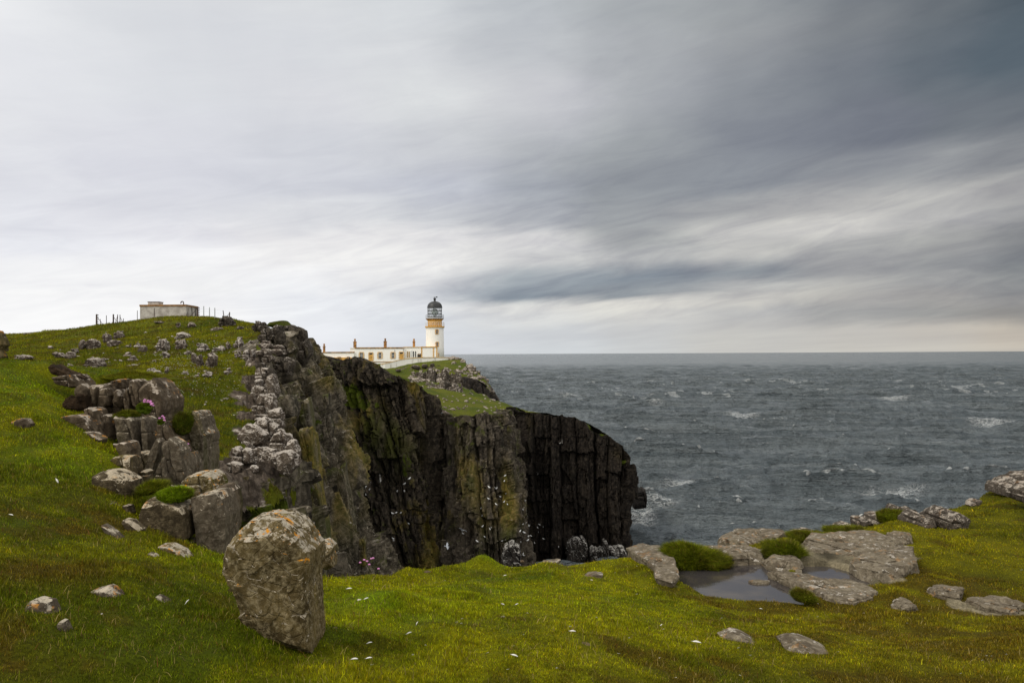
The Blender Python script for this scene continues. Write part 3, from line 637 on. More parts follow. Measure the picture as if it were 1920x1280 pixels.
# ------------------------------------------------------------------ rocks
def radial(poly2, n):
    c = poly2.mean(0)
    th = np.linspace(0, 2 * np.pi, n, endpoint=False); out = np.zeros(n)
    dx, dz = np.cos(th), np.sin(th)
    for a, b in zip(poly2, np.roll(poly2, -1, 0)):
        a = a - c; e = b - c - a
        den = dx * e[1] - dz * e[0]; den = np.where(np.abs(den) < 1e-12, 1e-12, den)
        t = (a[0] * e[1] - a[1] * e[0]) / den; u = (a[0] * dz - a[1] * dx) / den
        ok = (t > 0) & (u >= -1e-6) & (u <= 1 + 1e-6)
        out = np.where(ok, np.maximum(out, t), out)
    bad = out <= 0
    if bad.any(): out[bad] = np.median(out[~bad])
    return c, th, out
def solid(poly2, thick, axis, origin, nth=72, nph=36, boxy=0.55, amp=0.03, freq=None, facets=10, seed=0, flat=0.86, chip=0.05, joint=0.0, jd=0.035, jtilt=0.25):
    """a closed stone whose outline in one plane is poly2; axis 'y': outline stands upright across the view, axis 'z': outline lies on the ground"""
    c, th, R = radial(poly2, nth)
    size = R.mean()
    ph = np.linspace(-np.pi / 2, np.pi / 2, 1500)
    C = np.abs(np.cos(ph)) ** boxy; Sn = np.sign(np.sin(ph)) * np.abs(np.sin(ph)) ** boxy
    al_ = np.r_[0, np.cumsum(np.hypot(np.diff(C) * size, np.diff(Sn) * thick / 2))]; u_ = np.linspace(0, al_[-1], nph)
    C = np.interp(u_, al_, C); Sn = np.interp(u_, al_, Sn)
    a = R[:, None] * C[None] * np.cos(th)[:, None]; b = R[:, None] * C[None] * np.sin(th)[:, None]; d = np.ones(nth)[:, None] * (thick / 2 * Sn)[None]
    if axis == 'y': p = np.stack([a, d, b], -1)
    else: p = np.stack([a, b, d], -1)
    rs = np.random.default_rng(seed + 5)
    for q_ in range(facets):
        n = rs.normal(size=3)
        if q_ % 2 == 0: n[1 if axis == 'y' else 2] = (-1 if axis == 'y' else 1) * (abs(n[1 if axis == 'y' else 2]) + 0.6)
        n /= np.linalg.norm(n)
        h = (p @ n); lim = h.max() * rs.uniform(flat - 0.06, 0.98); ex = np.maximum(0, h - lim)
        p = p - ex[..., None] * n
    nrm = p / (np.linalg.norm(p, axis=-1, keepdims=True) + 1e-6)
    f = freq or 1.6 / size
    q = p * f + seed * 3.7
    k = amp * size * (1.3 * fbm(q[..., 0], q[..., 1], q[..., 2], 5, seed % 97, 0.55) - 0.6 * np.maximum(0, 0.10 - np.abs(noise3(q[..., 0] * 1.2, q[..., 1] * 1.2, q[..., 2] * 1.2, seed % 89 + 3))) / 0.10 * 0.5)
    cf = 1.0 / (size * 0.55)
    k = k + chip * size * (chips(p[..., 0] * cf, p[..., 1] * cf, p[..., 2] * cf, seed % 211) + 0.45 * chips(p[..., 0] * cf * 2.7, p[..., 1] * cf * 2.7, p[..., 2] * cf * 2.7, seed % 203 + 7))
    if joint:
        jx = p[..., 0] / joint + jtilt * p[..., 2] / joint + 0.25 * fbm(p[..., 0] * 2 / joint, p[..., 2] / joint, p[..., 1] / joint, 2, seed % 83)
        if axis == 'z': jx = (p[..., 0] + 0.45 * p[..., 1]) / joint + 0.35 * fbm(p[..., 0] / joint, p[..., 1] / joint, 0, 3, seed % 83)
        jid, je, jo = cells1(jx, seed % 71)
        hz_ = np.floor(p[..., 2] / (joint * 2.1) + _h(jid, jid * 0, jid * 0, 5) * 5)
        dep = (_h(jid, hz_, jid * 0, seed % 67) - 0.5) * jd * 1.6 + (_h(jid, jid * 0, jid * 0, seed % 61) - .5) * jd * 1.6 - jd * 1.3 * (1 - sstep(0, 0.10, je))
        zj = p[..., 2] / (joint * 2.1) + _h(jid, jid * 0, jid * 0, 5) * 5; fz_ = np.abs(zj - np.round(zj)); 
        if axis == 'y': dep = dep - jd * 0.8 * (1 - sstep(0, 0.05, fz_))
        k = k + dep
    p = p + nrm * k[..., None]
    c3 = np.array([c[0], origin[1], c[1]]) if axis == 'y' else np.array([c[0], c[1], origin[2]])
    nq = grid_quads(nth, nph, wrap=True)
    return p, c3, nq
def stone_mesh(name, p, nq, smooth=False):
    return mesh_np(name, p.reshape(-1, 3), nq, smooth=smooth)
def rock(name, poly, d, thick, mat, label, cat='rock', group=None, seed=0, parent=None, back=0.0, **kw):
    if d is None:
        ys_ = [b for a, b in poly]; d = hit(fg_z, sum(a for a, b in poly) / len(poly), min(ys_) + 0.72 * (max(ys_) - min(ys_)), 2.5, 20, 600) + thick * 0.28
    d = d + back * thick
    # outline stands in the stone's middle: its near and far halves spread past it, so draw it in a little
    xs_ = [a for a, b in poly]; ys_ = [b for a, b in poly]; mx, my = (min(xs_) + max(xs_)) / 2, (min(ys_) + max(ys_)) / 2
    sx_ = max(0.62, 1 - 0.72 * abs(960 - mx) * thick / d / (max(xs_) - min(xs_))); sy_ = max(0.62, 1 - 0.66 * abs(my - 663) * thick / d / (max(ys_) - min(ys_)))
    q = np.array([P(mx + (a - mx) * sx_, my + (b - my) * sy_, d) for a, b in poly])
    p2 = q[:, [0, 2]]
    pts, c3, nq = solid(p2, thick, 'y', (0, d, 0), seed=seed, **kw)
    return link(name, stone_mesh(name, pts, nq), mat, parent, label, cat, group, loc=tuple(c3))
def slab(name, poly, zrel, thick, mat, label, cat='rock', group=None, seed=0, **kw):
    if zrel is None:
        cx_ = sum(a for a, b in poly) / len(poly); cy_ = sum(b for a, b in poly) / len(poly); d_ = hit(fg_z, cx_, cy_, 4, 18, 600)
        zrel = P(cx_, cy_, d_)[2] - CAMZ
    q = np.array([PZ(a, b, CAMZ + zrel) for a, b in poly])
    pts, c3, nq = solid(q[:, :2], thick, 'z', (0, 0, CAMZ + zrel), seed=seed, **kw)
    return link(name, stone_mesh(name, pts, nq), mat, None, label, cat, group, loc=tuple(c3))
def blob(cx, cy, w, h, seed, n=11, rot=None):
    rs = np.random.default_rng(seed + 900); a = np.linspace(0, 2 * np.pi, n, endpoint=False) + rs.uniform(-.2, .2, n)
    r = rs.uniform(0.80, 1.12, n)
    x = np.cos(a) * r * w / 2; y = np.sin(a) * r * h / 2
    return [(cx + i, cy + j) for i, j in zip(x, y)]

# the leaning boulder in front
rock('boulder', [(456,969),(475,955),(500,949),(522,949),(545,952),(562,963),(587,985),(600,1005),(612,1016),(614,1035),(612,1054),(607,1079),(610,1110),(612,1141),(614,1182),(613,1240),(600,1243),(575,1230),(534,1214),(497,1189),(459,1139),(437,1080),(419,1052),(425,1022),(437,994)],
     4.20, 0.44, M['boulder'], 'big leaning lichen-covered boulder standing in the turf in front', 'boulder', seed=4, nth=420, nph=300, boxy=0.28, amp=0.045, facets=7, flat=0.90, chip=0.035)
rock('rock', [(596,1010),(615,1005),(633,1019),(626,1035),(636,1062),(612,1072),(595,1060)], 4.9, 0.22, M['boulder'], 'small brown rock half hidden behind the right shoulder of the leaning boulder', seed=9, nth=96, nph=60, amp=0.09)

Q = dict(nth=150, nph=120, joint=0.17, jd=0.014, boxy=0.13, facets=5, flat=0.90, amp=0.03, chip=0.022, back=0.38)
near = [
 ('rounded dark block jutting out under the turf bank, left of the split blocks', [(174,886),(190,879),(215,877),(240,883),(268,897),(273,918),(265,935),(240,943),(200,937),(178,926),(172,905)], 6.35, 0.55, 'block_dark', dict(boxy=0.5)),
 ('squarish pale-topped block right behind the rounded dark block', [(211,862),(222,854),(256,855),(263,878),(262,902),(240,898),(222,882)], 6.9, 0.4, 'block_dark', {}),
 ('broad lichen-spotted block with pale upper left side, split from the tall grey slab', [(271,950),(281,927),(310,930),(333,937),(360,943),(371,955),(373,980),(375,1006),(350,1012),(313,1013),(288,1002),(268,972)], 5.9, 0.6, 'block_dark', {}),
 ('low dark block under the broad lichen-spotted block', [(298,1020),(313,1014),(375,1007),(388,1052),(360,1054),(330,1040)], 5.92, 0.5, 'block_dark', {}),
 ('tall smooth grey slab beside the leaning boulder', [(372,955),(362,925),(392,918),(420,916),(434,928),(446,960),(445,1000),(440,1060),(415,1068),(390,1058),(379,1005)], 6.0, 0.62, 'block', dict(amp=0.02)),
 ('weathered narrow block behind the right edge of the tall grey slab', [(408,906),(430,905),(445,917),(452,940),(451,968),(447,1000),(436,990),(428,935)], 6.35, 0.5, 'outcrop', {}),
 ('rugged rock with orange lichen patches above the tall grey slab', [(342,916),(347,898),(362,884),(400,881),(418,892),(426,906),(415,925),(380,930),(350,930)], 6.75, 0.6, 'boulder', dict(amp=0.06)),
 ('thin leaning shard at the left of the standing slabs', [(274,880),(282,848),(301,820),(309,826),(305,850),(292,880),(284,908),(276,900)], 7.5, 0.25, 'block', {}),
 ('pointed wedge standing between the shard and the tall upright slab', [(288,905),(296,880),(305,862),(316,852),(320,885),(334,912),(310,918),(292,916)], 7.3, 0.3, 'block', {}),
 ('tall upright slab tapering to a pale top in front of the outcrop', [(305,828),(323,820),(342,830),(352,843),(361,885),(348,915),(334,910),(320,875)], 7.35, 0.4, 'block', {}),
 ('tall grey pillar at the right end of the near outcrop', [(341,800),(339,776),(356,771),(377,771),(391,778),(396,798),(407,812),(408,850),(407,895),(380,900),(364,880),(352,840)], 8.6, 0.9, 'block', dict(amp=0.03)),
 ('long sloping slab with orange lichen running down the near outcrop', [(266,716),(290,709),(307,720),(321,733),(334,748),(333,765),(328,775),(342,812),(350,835),(335,842),(310,826),(296,800),(284,775),(272,746)], 8.9, 1.0, 'outcrop', dict(amp=0.03)),
 ('leftmost rounded block of the upper course of the near outcrop', [(150,722),(160,719),(174,729),(179,752),(172,766),(154,764),(146,745)], 9.0, 0.6, 'outcrop', dict(boxy=0.45)),
 ('narrow block second from the left in the upper course of the near outcrop', [(178,728),(185,725),(193,726),(194,762),(180,764)], 9.05, 0.5, 'outcrop', {}),
 ('square cracked block in the middle of the upper course of the near outcrop', [(193,727),(205,726),(216,728),(220,740),(217,758),(205,762),(193,760)], 9.0, 0.55, 'outcrop', dict(boxy=0.42)),
 ('rounded block with a white lichen crest in the upper course of the near outcrop', [(218,731),(228,731),(239,742),(241,760),(232,764),(219,761)], 9.0, 0.55, 'outcrop', dict(boxy=0.5)),
 ('slim leaning block beside the white-crested block of the outcrop', [(240,724),(250,730),(256,748),(256,768),(245,772),(239,748)], 8.95, 0.45, 'outcrop', {}),
 ('tilted slab with a pale streak left of the long sloping slab', [(244,717),(257,713),(267,717),(276,743),(285,770),(268,770),(256,762),(250,738)], 8.95, 0.5, 'outcrop', {}),
 ('squat block above the tilted slab just under the turf cap', [(206,714),(225,710),(245,711),(250,724),(238,732),(215,729)], 9.3, 0.6, 'outcrop', dict(boxy=0.5)),
 ('wide recessed block forming the ledge under the upper course', [(176,758),(215,758),(262,764),(258,786),(220,788),(182,786)], 9.15, 0.7, 'outcrop', {}),
 ('rounded block with a pale spot at the left of the lower course', [(192,780),(202,776),(216,778),(228,795),(233,812),(230,830),(211,830),(196,816)], 8.45, 0.6, 'outcrop', dict(boxy=0.45)),
 ('big cracked block in the middle of the lower course', [(220,776),(240,773),(257,776),(270,785),(279,811),(281,845),(262,852),(245,846),(234,822)], 8.35, 0.7, 'block', {}),
 ('narrow split block at the right of the big cracked block', [(270,780),(284,786),(293,805),(295,838),(281,852),(276,812)], 8.35, 0.5, 'block', {}),
 ('wedge block with dark face under the sloping slab', [(299,790),(312,788),(328,800),(342,822),(330,845),(305,830),(297,815)], 8.2, 0.5, 'outcrop', {}),
 ('dark low slab with pale spots reaching into the turf at the left', [(110,783),(130,777),(150,775),(172,778),(190,795),(203,822),(180,820),(158,800),(124,796)], None, 0.6, 'outcrop', dict(amp=0.05)),
 ('brown rib behind the dark low slab with pale spots', [(166,766),(178,763),(190,770),(197,790),(199,818),(186,815),(172,785)], 8.35, 0.5, 'outcrop', {}),
 ('small pale rock in the turf below the dark low slab', [(141,812),(160,808),(178,811),(202,823),(196,832),(165,826)], None, 0.35, 'outcrop', {}),
 ('crusty block between the turf and the lower course of the outcrop', [(218,828),(236,824),(252,826),(260,840),(261,872),(250,884),(238,862),(228,846)], 7.6, 0.5, 'outcrop', {}),
 ('flat pale-edged slab under the turf lip at the top of the outcrop', [(101,706),(125,702),(150,701),(168,713),(178,724),(160,727),(124,722),(104,717)], 9.7, 0.8, 'outcrop', {}),
 ('small dark stone between the blocks and the thin shard', [(264,884),(274,879),(286,884),(287,902),(272,906)], 7.0, 0.25, 'block_dark', {}),
 ('little pale flat stone beside the orange lichen rock', [(300,911),(315,909),(345,913),(346,920),(318,923),(302,919)], 6.6, 0.3, 'block', {}),
 ('grey block at the foot of the outcrop behind the standing slabs', [(258,848),(280,845),(300,850),(305,880),(280,888),(262,876)], 7.9, 0.5, 'block_dark', {}),
 ('dark block filling the gap behind the tall upright slab', [(345,850),(362,846),(376,870),(378,905),(355,905),(345,880)], 7.9, 0.4, 'block', {}),
 ('grey stone with a white spot in the turf at the bottom left', [(36,1163),(45,1135),(55,1119),(70,1115),(88,1119),(102,1122),(112,1138),(119,1160),(105,1176),(60,1176)], None, 0.22, 'block', dict(boxy=0.5)),
 ('little narrow stone tucked against the grey stone with a white spot', [(106,1164),(114,1159),(122,1161),(139,1190),(128,1196),(114,1184)], None, 0.1, 'block', {}),
 ('wedge stone with a white left tip in the lower left turf', [(165,1104),(178,1100),(205,1093),(216,1098),(228,1110),(244,1132),(225,1136),(200,1122),(185,1112)], None, 0.2, 'block', dict(boxy=0.5)),
 ('thin sliver of stone in the turf left of the leaning boulder', [(289,1114),(298,1115),(315,1125),(331,1140),(318,1139),(300,1126)], None, 0.12, 'block', {}),
 ('rough dark stone with a pale cap in the left turf', [(14,797),(24,789),(40,784),(56,784),(66,794),(64,808),(50,816),(25,812)], None, 0.3, 'outcrop', dict(boxy=0.55)),
 ('upper grey rock cut off by the left edge of the photo', [(-40,618),(-5,621),(6,632),(15,646),(8,656),(-40,660)], 10.2, 0.6, 'outcrop', {}),
 ('lower dark rock cut off by the left edge of the photo', [(-40,656),(2,658),(10,668),(8,676),(-40,680)], 10.1, 0.6, 'outcrop', {}),
 ('small pointed stone stepping down the turf, nearest the broad block', [(228,971),(246,974),(273,992),(274,1008),(262,1006),(242,988)], None, 0.22, 'block_dark', {}),
 ('pale sloping stone below the rounded dark block', [(194,938),(210,941),(232,958),(240,970),(232,972),(206,952)], None, 0.18, 'block', {}),
 ('dark stone between the rounded dark block and the broad block', [(231,945),(246,946),(252,960),(248,976),(238,970)], None, 0.2, 'block_dark', {}),
 ('long thin stone sunk in the turf below the pale sloping stone', [(189,980),(203,987),(220,998),(236,1013),(226,1018),(202,1000)], None, 0.15, 'block', {}),
 ('flat crusty stone at the foot of the low dark block', [(299,1017),(318,1018),(345,1030),(362,1048),(346,1052),(318,1036)], None, 0.25, 'boulder', {}),
 ('small straw-coloured stone in the turf below the flat crusty stone', [(276,1034),(290,1038),(305,1050),(300,1053),(284,1045)], None, 0.12, 'block', {}),
]
for i, (lab, poly, d, th, mt, kw) in enumerate(near):
    a = dict(Q); a.update(kw)
    if d is None or d < 6.4: a['joint'] = 0
    if mt != 'block' or d is not None:
        mx_ = sum(p_[0] for p_ in poly) / len(poly); my_ = sum(p_[1] for p_ in poly) / len(poly); poly = [(mx_ + (u - mx_) * 1.06, my_ + (v_ - my_) * 1.05) for u, v_ in poly]
    rock('rock', poly, d, th * 0.62, M[mt], lab, seed=100 + i, **a)
# rock core filling the joints behind the outcrop blocks
rock('rock', [(150,725),(200,716),(260,716),(300,722),(325,750),(338,810),(350,850),(340,900),(290,890),(262,860),(230,830),(196,808),(165,775)], 9.7, 1.2, M['outcrop'], 'shadowed bedrock showing in the joints of the near outcrop', 'rock', seed=77, nth=420, nph=240, boxy=0.15, facets=3, flat=0.9, amp=0.03, chip=0.02, joint=0.26, jd=0.09)

# overhanging banks of bare soil; the overhang shadow is put into their dark colour
for i, (lab, poly, d, th) in enumerate([
    ('dark peat bank under the turf lip at the top left of the outcrop', [(88,688),(98,682),(120,692),(150,701),(172,710),(150,712),(120,706),(98,700)], 9.9, 0.3),
    ('torn brown peat face above the dark low slab', [(130,752),(145,738),(158,740),(162,765),(150,782),(134,776)], 8.8, 0.5),
    ('dark hollow of bare peat left of the rounded dark block', [(70,905),(100,893),(150,886),(182,882),(184,928),(165,930),(120,916),(80,915)], 6.75, 0.5),
    ('small peat scar beside the left flank of the leaning boulder', [(418,1105),(430,1098),(452,1110),(470,1145),(452,1150),(425,1132)], 4.85, 0.2)]):
    rock('peat_bank', poly, d, th, M['peat'], lab, 'peat bank', seed=300 + i, nth=160, nph=90, boxy=0.5, amp=0.28, facets=3, chip=0.10)

# right: slabs round the pool
W = dict(nth=210, nph=150, joint=0.34, jd=0.022, boxy=0.24, facets=9, flat=0.78, amp=0.09, chip=0.05)
for i, (lab, poly, z, th, kw) in enumerate([
    ('long pale slab along the left shore of the pool', [(1172,1038),(1203,1028),(1238,1030),(1244,1046),(1264,1064),(1276,1090),(1257,1102),(1226,1092),(1226,1074),(1200,1054)], None, 0.20, {}),
    ('rough slab at the cliff edge behind the pool', [(1345,1030),(1358,1014),(1387,1001),(1428,1000),(1466,1006),(1482,1018),(1453,1028),(1437,1036),(1400,1038)], None, 0.34, {}),
    ('low cracked slab on the far shore of the pool', [(1322,1032),(1378,1030),(1428,1036),(1436,1052),(1400,1057),(1370,1055),(1335,1048)], None, 0.20, {}),
    ('smooth oval slab between the two pools', [(1428,1058),(1449,1043),(1487,1047),(1512,1064),(1500,1078),(1465,1077),(1440,1069)], -2.52, 0.26, dict(boxy=0.5, amp=0.03)),
    ('large humped slab with orange lichen behind the small pool', [(1492,1032),(1505,1020),(1537,1013),(1599,1006),(1650,1009),(1695,1026),(1680,1038),(1630,1052),(1590,1066),(1537,1062),(1510,1052)], None, 0.34, dict(boxy=0.42)),
    ('ribbed pale slab at the right end of the small pool', [(1589,1066),(1620,1050),(1682,1034),(1724,1041),(1733,1060),(1700,1082),(1645,1098),(1615,1086)], None, 0.28, {}),
    ('long flat slab with a white lichen patch in front of the small pool', [(1440,1078),(1495,1081),(1537,1092),(1600,1096),(1642,1101),(1640,1128),(1608,1139),(1548,1132),(1500,1108)], -2.50, 0.16, dict(boxy=0.4)),
    ('flat pale rock in brown moss right of the pools', [(1732,1114),(1750,1106),(1772,1101),(1808,1110),(1803,1128),(1760,1131)], None, 0.18, {}),
    ('long low slab running out at the right edge of the photo', [(1806,1128),(1853,1124),(1925,1137),(1960,1150),(1925,1163),(1849,1149)], None, 0.16, dict(boxy=0.4)),
    ('small cracked slab in the brown moss in front of the pools', [(1664,1135),(1691,1126),(1718,1132),(1730,1143),(1703,1151),(1678,1148)], None, 0.16, {}),
    ('low stone ledge where the large humped slab meets the grass', [(1660,1010),(1690,1004),(1706,1010),(1712,1020),(1690,1024),(1672,1020)], None, 0.26, {}),
    ('tip of rock breaking the surface of the large pool', [(1402,1091),(1420,1088),(1445,1090),(1440,1095),(1415,1096)], -2.53, 0.05, {})]):
    a = dict(W); a.update(kw)
    slab('rock', poly, z, th * 0.85, M['slab'], lab, seed=400 + i, **a)
for i, (lab, poly, d, th, mt, kw) in enumerate([
    ('left half of the split boulder on the grassy rim', [(1697,988),(1700,962),(1716,953),(1737,955),(1742,975),(1740,1000),(1722,1004)], 12.3, 0.9, 'shore_dark', {}),
    ('right half of the split boulder, patched with white lichen', [(1740,962),(1755,948),(1772,944),(1795,953),(1811,966),(1806,985),(1788,1000),(1766,1010),(1744,1002)], 12.1, 1.0, 'shore_dark', {}),
    ('wedge stone under the split boulder', [(1716,997),(1730,991),(1742,996),(1744,1006),(1724,1006)], 11.9, 0.4, 'shore_dark', {}),
    ('dark rounded boulder at the left of the row on the cliff edge', [(1564,1003),(1564,985),(1578,977),(1596,979),(1603,992),(1596,1004),(1578,1010)], 12.5, 0.6, 'shore_dark', {}),
    ('squat boulder second from the left on the cliff edge', [(1600,990),(1601,970),(1620,962),(1632,968),(1634,990),(1615,998)], 13.2, 0.7, 'shore_dark', {}),
    ('long sloping rock with lichen behind the grass on the cliff edge', [(1612,997),(1632,966),(1662,957),(1697,958),(1696,982),(1670,995),(1640,1000)], 13.4, 1.0, 'shore_dark', {}),
    ('small knob of rock at the top of the cliff edge row', [(1667,960),(1676,943),(1684,945),(1688,958)], 14.5, 0.5, 'shore_dark', {}),
    ('flat topped knob of rock beside the split boulder', [(1688,962),(1692,951),(1712,948),(1720,956),(1716,966)], 14.2, 0.5, 'shore_dark', {}),
    ('long pale rock ridge rising out at the right edge of the photo', [(1853,934),(1858,914),(1882,901),(1920,885),(1990,878),(1990,915),(1925,925),(1880,935)], 15.4, 1.4, 'shore_dark', {}),
    ('dark rock in front of the ridge, cut off by the right edge of the photo', [(1899,930),(1905,918),(1930,903),(1990,900),(1990,962),(1938,957),(1908,949)], 13.6, 1.0, 'shore_dark', {}),
    ('small flat rock at the cliff edge left of the pale ridge', [(1808,948),(1822,936),(1840,933),(1838,944),(1820,952)], 14.9, 0.4, 'shore_dark', {}),
    ('low dark rock at the edge behind the mossy strip', [(1478,1003),(1490,993),(1510,990),(1535,993),(1540,1004),(1505,1008)], 11.7, 0.5, 'shore_dark', {}),
    ('left one of the two flat stones in the front turf, dark flecked', [(1341,1194),(1358,1188),(1374,1180),(1392,1184),(1408,1192),(1430,1208),(1400,1214),(1360,1208)], None, 0.34, 'slab', dict(boxy=0.5)),
    ('right one of the two flat stones in the front turf, long and pale', [(1447,1207),(1470,1196),(1488,1190),(1510,1195),(1540,1206),(1570,1223),(1545,1234),(1500,1226),(1465,1216)], None, 0.40, 'slab', dict(boxy=0.5)),
    ('small pale stone lying in the grass near the middle of the cliff edge', [(1094,1079),(1104,1073),(1118,1071),(1132,1075),(1128,1084),(1104,1085)], None, 0.18, 'slab', {}),
    ('flat brown stone on the lip of the turf', [(1016,1054),(1040,1050),(1052,1046),(1050,1054),(1030,1060)], 9.95, 0.2, 'slab', {}),
    ('black skerry block standing in the sea beside the end of the cliff', [(1186,955),(1188,914),(1196,911),(1209,913),(1212,925),(1213,955)], 139, 5.0, 'cliff_s', dict(boxy=0.25)),
    ]):
    if mt == 'cliff_s':
        mat = M['crag_black'] = rock_material('black_sea_stone', (0.010, 0.009, 0.008), (0.022, 0.019, 0.017), (0.045, 0.04, 0.036), 2.0, 0.0, bump=0.05)
    else: mat = M[mt]
    a = dict(W); a.update(kw); a.setdefault('boxy', 0.45)
    if d is None or d < 10.5: a['joint'] = 0
    if mt == 'cliff_s': a['joint'] = 2.5; a['jd'] = .3
    rock('rock', poly, d, th, mat, lab, seed=500 + i, **a)

M['guano_rock'] = rock_material('guano_stone', (0.012, 0.010, 0.009), (0.035, 0.030, 0.026), (0.08, 0.07, 0.06), 1.3, 0.40, (0.50, 0.48, 0.44), up_white=1.3, bump=0.05)
for i, (lab, poly, dd) in enumerate([
    ('broad guano-topped rock at the foot of the dark cliff', [(1062,1058),(1064,1018),(1074,1004),(1092,1002),(1100,1015),(1103,1058)], 105.5),
    ('low streaked rock right of the broad guano-topped rock', [(1100,1058),(1104,1028),(1118,1020),(1130,1026),(1134,1058)], 105.5),
    ('thin white-capped pillar at the foot of the dark cliff', [(1128,1050),(1129,1012),(1136,1009),(1141,1018),(1142,1050)], 105.0),
    ('long low guano-streaked rock at the foot of the cliff end', [(1138,1050),(1142,1026),(1158,1021),(1172,1024),(1178,1040),(1178,1050)], 105.5),
    ('rock covered with guano at the foot of the ochre buttress', [(940,1070),(946,1020),(960,1012),(972,1022),(978,1070)], 82.5),
    ('white-streaked ledge rock at the foot of the middle cliff', [(680,1085),(690,1040),(708,1022),(722,1040),(736,1085)], 80.0)]):
    rock('rock', poly, dd, 3.0, M['guano_rock'], lab, seed=960 + i, nth=130, nph=90, boxy=0.25, amp=0.10, facets=6, chip=0.08, joint=0.8, jd=0.18)

# hillside rocks: (label, x, y, w, h, material)
hill_rocks = [
 ('low pale rock at the left end of the hillside rocks',43,671,38,9,'h'),('low wide rock showing above the near turf at the left',112,668,24,10,'h'),('round rock at the foot of the diagonal line of rocks',131,668,18,12,'h'),
 ('leaning rock in the lower part of the diagonal line of rocks',140,659,18,12,'h'),('upright leaning rock in the middle of the diagonal line',155,649,16,20,'h'),('long leaning rock in the middle of the diagonal line',173,650,30,18,'h'),
 ('tall darker rock near the top of the diagonal line',201,637,16,22,'h'),('broad low rock under the top of the diagonal line',218,643,32,12,'h'),('rounded rock topping the diagonal line of rocks',223,630,20,16,'h'),('small cap rock above the diagonal line',228,622,14,6,'h'),
 ('small flat rock right of the diagonal line',244,648,14,6,'h'),('small crusted rock above the round one, centre left of the hill',260,649,12,8,'w'),('round single rock in the centre left of the hill',267,656,16,13,'h'),
 ('large domed rock low on the hillside above the turf lip',176,685,46,26,'h'),('flat rock behind the large domed rock',198,674,22,9,'h'),('white rock left of the large domed rock',133,686,14,8,'w'),('pale rock at the right foot of the domed rock',203,692,16,8,'w'),
 ('small white rock in a row, left',224,677,10,6,'w'),('small grey rock in a row, middle',240,667,10,7,'h'),('round pinkish rock right of the small row',250,674,18,12,'h'),('scatter of flat white stone under the pinkish rock',248,685,22,4,'w'),
 ('large upright white-crusted rock high in the centre of the hill',307,650,26,24,'w'),('crusted rock directly below the large upright one',311,668,22,18,'w'),('leaning brown rock right of the large upright pair',341,648,22,20,'h'),('thin white-topped rock above the leaning brown one',341,632,32,9,'w'),
 ('flat crusted rock left in the middle right cluster',372,647,18,10,'w'),('wide low rock in the middle right cluster',385,655,26,12,'w'),('small rock under the wide low rock on the left',353,662,16,12,'w'),('little rock at the right of the wide low rock',404,657,12,12,'w'),
 ('left upright stone of the standing trio',364,675,10,20,'h'),('middle upright stone of the standing trio',375,679,13,30,'h'),('right broad stone of the standing trio',397,678,27,30,'h'),
 ('small leaning rock left of the two white pillars',428,650,9,16,'h'),('left one of the two white pillars of rock',446,645,20,24,'w'),('foot of the left white pillar',448,664,14,14,'w'),('upper part of the right white pillar',473,645,18,16,'w'),('broad foot of the right white pillar',466,666,24,22,'w'),
 ('small pale rock left of the white pillars',415,656,9,8,'w'),('crusted rock low in the middle of the hill',349,701,14,10,'w'),('tiny white rock right of the crusted one',373,704,12,8,'w'),('broad rough rock low in the middle of the hill',391,702,22,12,'w'),
 ('white crusted rock on the lower right of the hill',430,697,15,11,'w'),('tiny pale stone below the broad rough rock',410,711,7,6,'w'),('knobbly rock mass above the turf cap of the outcrop',290,702,38,18,'w'),('narrow rock right of the knobbly rock mass',312,696,9,14,'w'),
 ('white stone left of the knobbly rock mass',250,699,14,8,'w'),('rough rock stepping down right of the outcrop top',308,718,16,16,'w'),('pale boulder just behind the outcrop top',270,708,20,10,'w'),
 ('left round rock below the bunker',335,611,16,9,'h'),('right double rock below the bunker',355,612,22,9,'h'),('grey rock under the crag near the crest',407,618,26,10,'h'),('flat pale rock strip at the foot of the bunker',300,604,34,4,'h'),
 ('jagged crag on the crest right of the bunker',424,605,34,20,'c'),('low boulder between the two crags on the crest',450,617,18,9,'c'),('tiny boulder on the crest saddle',464,615,9,7,'c'),('single white stone in the open grass low on the hill',425,747,12,7,'w'),
 ('lone flat stone on the far left crest',53,626,12,4,'h')]
MM = {'h': 'hill_rock', 'w': 'hill_white', 'c': 'crag'}
for i, (lab, x, y, w, h, k) in enumerate(hill_rocks):
    d = hit(t1_z, x, y + h * 0.30, 24, 118)
    s = d / F
    rock('rock', blob(x, y, w * 1.05, h * 1.15, 40 + i), d, max(w, h) * s * 0.9, M[MM[k]], lab, group=None, seed=600 + i, nth=90, nph=60, boxy=0.42, amp=0.12, facets=8, flat=0.78, chip=0.10, joint=0.012 * d, jd=0.0022 * d)
